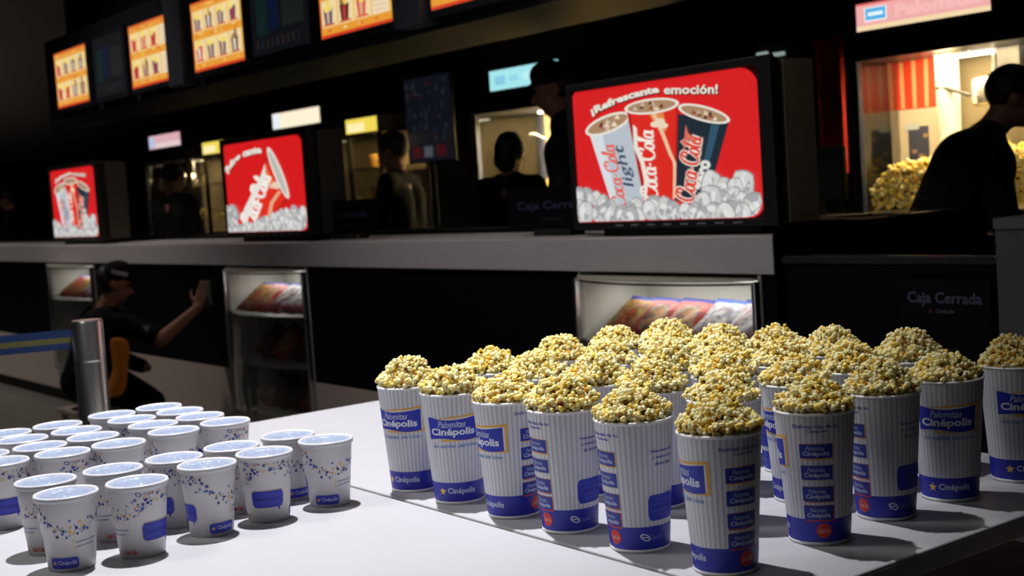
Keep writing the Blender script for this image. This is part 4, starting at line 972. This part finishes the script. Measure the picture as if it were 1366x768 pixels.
# low stool he sits on
st = empty('low_stool', (hip.x-rt.x*.02, hip.y, 0)); tag(st, 'low brown wooden stool under the crouching person', 'stool')
MB().box(-.17, .17, -.15, .15, .27, .30).build('seat', M_CARD, st, bevel=.006)
for a, b in ((-.15, -.13), (.12, -.13), (-.15, .10), (.12, .10)): MB().box(a, a+.03, b, b+.03, .0005, .2695).build('leg', M_CARD, st, bevel=.003)
# wiping cloth in the hand, against the panel
wc = L_(J(275, 392, 7.66))+G0
m_ = MB(); N = 8; vs = []
for j in range(N+1):
    for i in range(N+1):
        a, b = i/N-.5, j/N-.5; vs.append((a*.13, .006*math.sin(9*a+4*b), b*.15+.01*math.sin(7*a)))
m_.add(vs, [(j*(N+1)+i, j*(N+1)+i+1, (j+1)*(N+1)+i+1, (j+1)*(N+1)+i) for j in range(N) for i in range(N)])
o = m_.build('cleaning_cloth', mat('grey_green_cloth', (.07, .085, .06), .8, noise=.2), smooth=True); o.location = (wc.x+.02, CD-.022, wc.z+.0); md = o.modifiers.new('so', 'SOLIDIFY'); md.thickness = .004
tag(o, 'dark green grey cleaning cloth pressed on the black panel by the crouching person', 'cloth')

# ------------------------------------------------------------------ stanchion with belt
sp = atd(115, 424, 3.9)
s_ = empty('belt_stanchion', (sp.x, sp.y, 0)); tag(s_, 'steel belt barrier post with blue belt at the left behind the drink cups', 'barrier post')
MB().lathe([(.0, 0), (.17, .0), (.17, .012), (.05, .03), (.04, .031)], 40, (0, 0, .0005)).build('base', M_BLACK, s_, smooth=True)
MB().lathe([(.046, .03), (.046, 1.085), (.043, 1.092), (0, 1.093)], 40).build('post', M_CHROME, s_, smooth=True)
MB().lathe([(.0462, .97), (.0468, .97), (.0468, .974), (.0462, .974)], 40).build('belt_head_seam', M_CHROME, s_, smooth=True)
MB().box(-.055, -.035, -.03, .03, .99, 1.08).build('belt_slot', M_BLACK, s_, bevel=.003)
b = MB(); q0 = L_((0, 0, 0))*0
e1 = atd(0, 461, 3.9)-Vector((sp.x, sp.y, 0)); a1 = Vector((-.05, 0, 1.035)); dirv = (e1-a1)
for k, (z0_, z1_, col) in enumerate(((-.029, -.010, (.008, .03, .12)), (-.010, .007, (.13, .12, .035)), (.007, .029, (.008, .03, .12)))):
    pts = [a1+dirv*t for t in (0, .5, 1, 2.2)]
    b.add([p+Vector((0, 0, z)) for p in pts for z in (z0_, z1_)], [(2*i, 2*i+2, 2*i+3, 2*i+1) for i in range(3)], col)
o = b.build('belt', M_PRINT, s_); md = o.modifiers.new('so', 'SOLIDIFY'); md.thickness = .002

# ------------------------------------------------------------------ tables and carton
def folding_table(x0, x1, y0, y1, label):
    t = empty('folding_table', ((x0+x1)/2, (y0+y1)/2, 0)); tag(t, label, 'table', 'white folding tables pushed together')
    a, b = (x1-x0)/2, (y1-y0)/2
    MB().box(-a, a, -b, b, TT-.038, TT).build('tabletop', M_TABLE, t, bevel=.004, seg=3)
    MB().box(-a-.0015, a+.0015, -b-.0015, b+.0015, TT-.034, TT-.006).build('edge_band', M_TEDGE, t)
    for sx in (-1, 1):
        for sy in (-1, 1):
            x = sx*(a-.38); y = sy*(b-.10); MB().tube([(x, y, .002), (x, y, TT-.0385)], .014, 14).build('leg', M_STEEL, t, smooth=True)
        MB().tube([(sx*(a-.38), -b+.10, .22), (sx*(a-.38), b-.10, .22)], .010, 12).build('cross_bar', M_STEEL, t, smooth=True)
    return t
folding_table(-3.445, -1.269, 1.400, 2.42, 'white folding table carrying the striped popcorn cups')
folding_table(-3.445, -1.269, .52, 1.390, 'white folding table carrying the patterned drink cups')
cb = empty('storage_box', (-1.16, 2.14, 0)); tag(cb, 'grey brown storage box under the right end of the popcorn table', 'box')
MB().box(-.35, .35, -.23, .23, .001, .58).build('box_body', M_CARD, cb, bevel=.006)
MB().box(-.355, .355, -.235, .235, .581, .62).build('box_lid', M_CARD, cb, bevel=.008)

# ------------------------------------------------------------------ popcorn cups
RB, RT, CH = .0505, .0665, .22
def cone_uv(rb, rt, H, n=72, rows=8):
    vs = []; fs = []; uv = []
    for j in range(rows+1):
        for i in range(n+1):
            a = 2*PI*i/n; r = rb+(rt-rb)*j/rows; vs.append((r*math.cos(a), r*math.sin(a), H*j/rows))
    me = bpy.data.meshes.new('paper_wall')
    for j in range(rows):
        for i in range(n):
            a = j*(n+1)+i; fs.append((a, a+1, a+n+2, a+n+1)); uv += [(i/n, j/rows), ((i+1)/n, j/rows), ((i+1)/n, (j+1)/rows), (i/n, (j+1)/rows)]
    nb = len(vs)
    # inner wall and floor so that the cup is a real vessel
    for j in range(2):
        for i in range(n+1):
            a = 2*PI*i/n; z = .012 if j == 0 else H; r = rb+(rt-rb)*z/H-.0012; vs.append((r*math.cos(a), r*math.sin(a), z))
    for i in range(n):
        a = nb+i; fs.append((a+1, a, a+n+1, a+n+2)); uv += [(0, .9)]*4
    vs.append((0, 0, .012)); c = len(vs)-1
    for i in range(n): fs.append((nb+i, nb+i+1, c)); uv += [(0, .9)]*3
    me.from_pydata(vs, [], fs); l = me.uv_layers.new(name='UVMap')
    for k, t in enumerate(uv): l.data[k].uv = t
    me.polygons.foreach_set('use_smooth', [True]*len(me.polygons)); return me
def rim_mesh(r, z, t):
    return MB().lathe([(r-.0015+t*math.cos(a), z+t*math.sin(a)) for a in [2*PI*k/10 for k in range(11)]], 72)
W_ = Wrap(RB, RT, CH)
def flag(az, half, z0, z1, lay=0, gold=True, small=False):
    hh = z1-z0
    bot = lambda t: z0-.035*hh+.20*hh*(t-.5)**1*(-1)*0+ .06*hh*math.sin(2*PI*t)
    top = lambda t: z1-(.10*hh)*math.sin(PI*t*1.1)+(.10*hh)*(1-2*abs(t-.08) if t < .2 else .5)
    if gold:
        W_.grid(az-half*.45, az+half*1.16, lambda t: z0-.12*hh, lambda t: z1+.05*hh+.20*hh*t, GOLD, lay)
        W_.grid(az-half*.42, az+half*1.07, lambda t: z0-.02*hh, lambda t: z1+.0*hh+.12*hh*t, (.72, .68, .62), lay+1)
    W_.grid(az-half, az+half, bot, top, BLUE, lay+2, 18)
    W_.poly(az, z1+.10*hh, .0045 if not small else .0018, star(), GOLD, lay+3)
PRINTS = []
# A: big wavy logo panel and tagline
flag(0, 50, .134, .174)
W_.text('Palomitas', -28, 24, .157, .170, (.45, .52, .72), 4, .015, .3)
W_.text('Cinépolis', -44, 42, .137, .156, (.70, .73, .85), 4, .035)
W_.text('La capital del cine', -44, 46, .114, .1235, LBL, 1, .01, .35)
W_.poly(-34, .027, .0088, star(), (.80, .52, .12), 1)
W_.text('Cinépolis', -21, 40, .0195, .0345, (.55, .60, .78), 1, .02)
PRINTS.append(('logo_print', W_)); W_ = Wrap(RB, RT, CH)
# B: two text lines, four small panels, red disc
W_.text('Disfruta más de tu', 72, 138, .1985, .2045, NAVY, 1, .015); W_.text('Cinépolis', 92, 122, .190, .1955, NAVY, 1, .015)
for i, (zc, edge) in enumerate(((.160, GOLD), (.124, (.50, .48, .45)), (.088, (.42, .10, .05)), (.056, (.50, .03, .03)))):
    W_.grid(105-23, 105+27, zc-.0145, zc+.0130, edge, 0, 8); W_.grid(105-25, 105+25, zc-.012, zc+.012, (.014, .03, .30), 1, 8)
    W_.text('Palomitas', 105-15, 105+13, zc+.0015, zc+.0085, (.35, .42, .62), 2, .01, .3); W_.text('Cinépolis', 105-20, 105+20, zc-.0095, zc+.0, (.50, .56, .75), 2, .02)
W_.poly(113, .026, .0125, [(math.cos(t), math.sin(t)) for t in [2*PI*i/20 for i in range(20)]], (.60, .02, .02), 1)
W_.text('Coca‑Cola', 103, 123, .022, .030, (.75, .45, .42), 2, .01, .3)
PRINTS.append(('stacked_panels_print', W_)); W_ = Wrap(RB, RT, CH)
# C: oval mark, small text, rounded panel
def ring(az, z, rx, rz, wdt, col, lay, n=24):
    vs = []; r = W_.rb+(W_.rt-W_.rb)*z/W_.H
    for i in range(n):
        t = 2*PI*i/n
        for k in (1, 1-wdt): vs.append(W_.pt(az+math.degrees(rx*k*math.cos(t+.4)/r), z+rz*k*math.sin(t), lay))
    W_.mb.add(vs, [(2*i, 2*((i+1) % n), 2*((i+1) % n)+1, 2*i+1) for i in range(n)], col)
ring(173, .027, .0085, .0065, .32, (.62, .66, .82), 1); W_.grid(168, 178, .0262, .0282, (.62, .66, .82), 1, 4)
W_.text('Coca‑Cola', 184, 206, .022, .031, (.20, .24, .55), 1, .01)
for i, t in enumerate(('Visita nuestra página', 'y conoce más', 'de tu cine')): W_.text(t, 186+4*i, 236-4*i, .168-.0105*i, .1745-.0105*i, NAVY, 1, .015)
W_.round(180, 243, .054, .098, BLUE, 1); W_.round(188, 236, .0755, .0775, (.006, .01, .18), 2, .05)
for i in range(4): W_.grid(190, 232, .062+.0075*i+(.004 if i > 1 else 0), .0635+.0075*i+(.004 if i > 1 else 0), (.05, .07, .45), 2, 6)

PRINTS.append(('information_print', W_))
def make_popcorn_cup():
    r = empty('popcorn_cup')
    link('paper_wall', cone_uv(RB, RT, CH), M_STRIPE, r)
    link('rolled_rim', rim_mesh(RT, CH, .0028).mesh('rolled_rim'), M_RIM, r, True)
    link('base_ring', MB().lathe([(RB-.004, .0003), (RB+.0006, .0003), (RB+.0010, .006), (RB-.002, .0062)], 72).mesh('base_ring'), M_RIM, r, True)
    for nm_, w_ in PRINTS: link(nm_, w_.mb.mesh(nm_), M_PRINT, r)
    return r
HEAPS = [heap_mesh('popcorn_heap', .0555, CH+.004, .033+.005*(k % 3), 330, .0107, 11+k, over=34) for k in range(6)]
PX = [-2.195*1.06, -2.055*1.06, -1.884*1.06, -1.726*1.06, -1.551*1.06, -1.364*1.06]
PY = [1.392*1.06, 1.6*1.06, 1.784*1.06, 1.952*1.06, 2.105*1.06]
PX[0] -= .015
AZ = {(0, 0): -31, (1, 0): -5, (2, 0): -61, (3, 0): -163, (4, 0): -163, (5, 0): -74, (5, 1): -105, (5, 2): -159, (5, 3): 0, (5, 4): 17, (4, 1): 170, (3, 1): 120, (4, 2): -60}
ROW = ['front row at the table seam', 'second row from the seam', 'third row from the seam', 'fourth row from the seam', 'rear row near the counter']
COLN = ['leftmost', 'second from left', 'third from left', 'fourth from left', 'fifth from left', 'rightmost']
rnd = random.Random(21)
proto = make_popcorn_cup(); first = True
EXTRA = {(5, 4): (.02, .03), (5, 0): (0, 0)}
for j, yy in enumerate(PY):
    for i, xx in enumerate(PX):
        c = proto if first else copy_tree(proto); first = False
        dx, dy = EXTRA.get((i, j), (0, 0)); X = xx+dx+(rnd.uniform(-.006, .006) if j else 0); Y = yy+dy+(rnd.uniform(-.004, .004) if j else 0)
        az = AZ.get((i, j), rnd.uniform(-180, 180))
        face = math.atan2(-Y, -X)
        c.location = (X, Y, TT+.0004); c.rotation_euler = (0, 0, face+math.radians(az))
        tag(c, 'striped popcorn cup in the %s, %s' % (ROW[j], COLN[i]), 'popcorn cup', 'striped popcorn cups on the table')
        h = link('popcorn_heap', HEAPS[rnd.randrange(6)]); h.location = (X, Y, TT+.0006+rnd.uniform(-.002, .004)); h.rotation_euler = (0, 0, rnd.uniform(0, 6.28)); sc_ = rnd.uniform(.97, 1.03); h.scale = (1, 1, 1)
        tag(h, 'yellow popcorn filling the striped cup in the %s, %s' % (ROW[j], COLN[i]), 'popcorn', 'popcorn heaped in the striped cups', 'stuff')

# ------------------------------------------------------------------ drink cups
DB_, DT_, DH = .0405, .0535, .134
W_ = Wrap(DB_, DT_, DH)
rnd = random.Random(77)
for i in range(190):      # confetti of stars and dots in a wavy band
    az = rnd.uniform(0, 360); wave = .090+.010*math.sin(math.radians(az)*2+1)+ (.012*math.cos(math.radians(az)))
    z = wave+rnd.gauss(0, .0085); z = min(z, .118)
    s = rnd.choice((.0014, .0020, .0026, .0033, .0040)); col = rnd.choice(((.03, .05, .32), (.04, .10, .42), (.70, .42, .12), (.68, .50, .22), (.25, .36, .52), (.02, .03, .22)))
    if rnd.random() < .5: W_.poly(az, z, s*1.35, star(ph=rnd.uniform(0, 6)), col, 0)
    else: W_.poly(az, z, s*.8, [(math.cos(t), math.sin(t)) for t in [2*PI*k/8 for k in range(8)]], col, 0)
W_.round(-42, 42, .030, .066, (.45, .36, .30), 0); W_.round(-40, 40, .031, .064, BLUE, 1); W_.grid(-32, 32, .046, .048, (.008, .015, .2), 2, 10)
W_.poly(30, .0285, .006, [(-1, 1), (.2, 1), (-.1, -1)], BLUE, 1)
for i in range(3): W_.grid(-34, 32, .0365+.003*i, .0375+.003*i, (.05, .07, .5), 2, 8); W_.grid(-34, 32, .052+.003*i, .053+.003*i, (.05, .07, .5), 2, 8)
W_.round(70, 138, .006, .026, BLUE, 1); W_.poly(80, .016, .0050, star(), (.60, .36, .12), 2); W_.text('Cinépolis', 89, 133, .011, .021, (.45, .48, .75), 2, .02)
for a in (150, -106):
    W_.grid(a-23, a-20, .040, .058, (.70, .55, .25), 0, 2)
    W_.text('Refresco grande', a-16, a+36, .050, .055, (.10, .15, .42), 1, .01, slope=.002); W_.text('para tu función', a-16, a+28, .042, .047, (.10, .15, .42), 1, .01, slope=.002)
W_.text('Coca‑Cola', -92, -58, .008, .018, (.42, .02, .02), 1, .03, .3)
ring(-43, .118, .0055, .0042, .35, NAVY, 1); W_.text('Cinépolis', -33, -12, .1155, .1205, (.20, .25, .50), 1, .01)
def make_drink():
    r = empty('drink_cup')
    b = MB(); b.lathe([(0, .006), (DB_-.003, .006), (DB_-.002, .0003), (DB_, .0003), (DB_+(DT_-DB_)*(DH-.008)/DH, DH-.008)], 64); link('paper_wall', b.mesh('paper_wall'), M_CUPW, r, True)
    link('printed_pattern', W_.mb.mesh('printed_pattern'), M_PRINT, r)
    rr_ = DT_
    lid = MB().lathe([(rr_-.0035, DH-.0035), (rr_-.008, DH-.0045), (rr_*.78, DH-.0042), (rr_*.74, DH-.0022), (rr_*.70, DH-.0042), (rr_*.40, DH-.0045), (rr_*.36, DH-.0030), (rr_*.30, DH-.0045), (.0001, DH-.0040)], 64)
    lo = link('lid', lid.mesh('lid'), M_LID, r, True)
    link('lid_rim', MB().lathe([(rr_-.0010, DH-.010), (rr_+.0022, DH-.009), (rr_+.0032, DH-.003), (rr_+.0016, DH+.0002), (rr_-.0018, DH-.0002), (rr_-.0036, DH-.0036)], 64).mesh('lid_rim'), mat('white_lid_rim', (.58, .58, .61), .3), lo, True)
    return r
DR = {'a': [(-2.335, .740, -122), (-2.315, .863, 43), (-2.350, 1.015, -76), (-2.359, 1.140, 0), (-2.370, 1.284, -112)],
      'b': [(-2.479, .750, 41), (-2.468, .875, 59), (-2.468, .999, -50), (-2.477, 1.126, 77), (-2.487, 1.259, -81)],
      'c': [(-2.759, .749, 6), (-2.740, .869, 50), (-2.734, .987, -110), (-2.774, 1.127, -125), (-2.777, 1.252, 52)],
      'd': [(-2.878, .744, 20), (-2.864, .862, 90), (-2.873, .981, 160), (-2.899, 1.130, 60), (-2.906, 1.248, -40)],
      'e': [(-2.996, .864, 130), (-2.992, .985, 50), (-3.024, 1.128, -60), (-3.028, 1.250, 10)],
      'f': [(-3.115, .864, 0), (-3.116, .983, -100), (-3.143, 1.124, 100), (-3.146, 1.245, 30)]}
RN = {'a': 'front row nearest the viewer', 'b': 'second row from the front', 'c': 'third row from the front', 'd': 'fourth row from the front', 'e': 'fifth row from the front', 'f': 'farthest row at the table end'}
proto = make_drink(); first = True
for k, lst in DR.items():
    off = 1 if len(lst) == 4 else 0
    for i, (X, Y, az) in enumerate(lst):
        c = proto if first else copy_tree(proto); first = False
        c.location = (X, Y, TT+.0004); c.rotation_euler = (0, 0, math.atan2(-Y, -X)+math.radians(az))
        nm = ORD[i]+' cup from the left' if i < len(lst)-1 else 'rightmost cup'
        tag(c, 'lidded drink cup, %s, %s' % (RN[k], nm), 'drink cup', 'lidded drink cups on the near table')
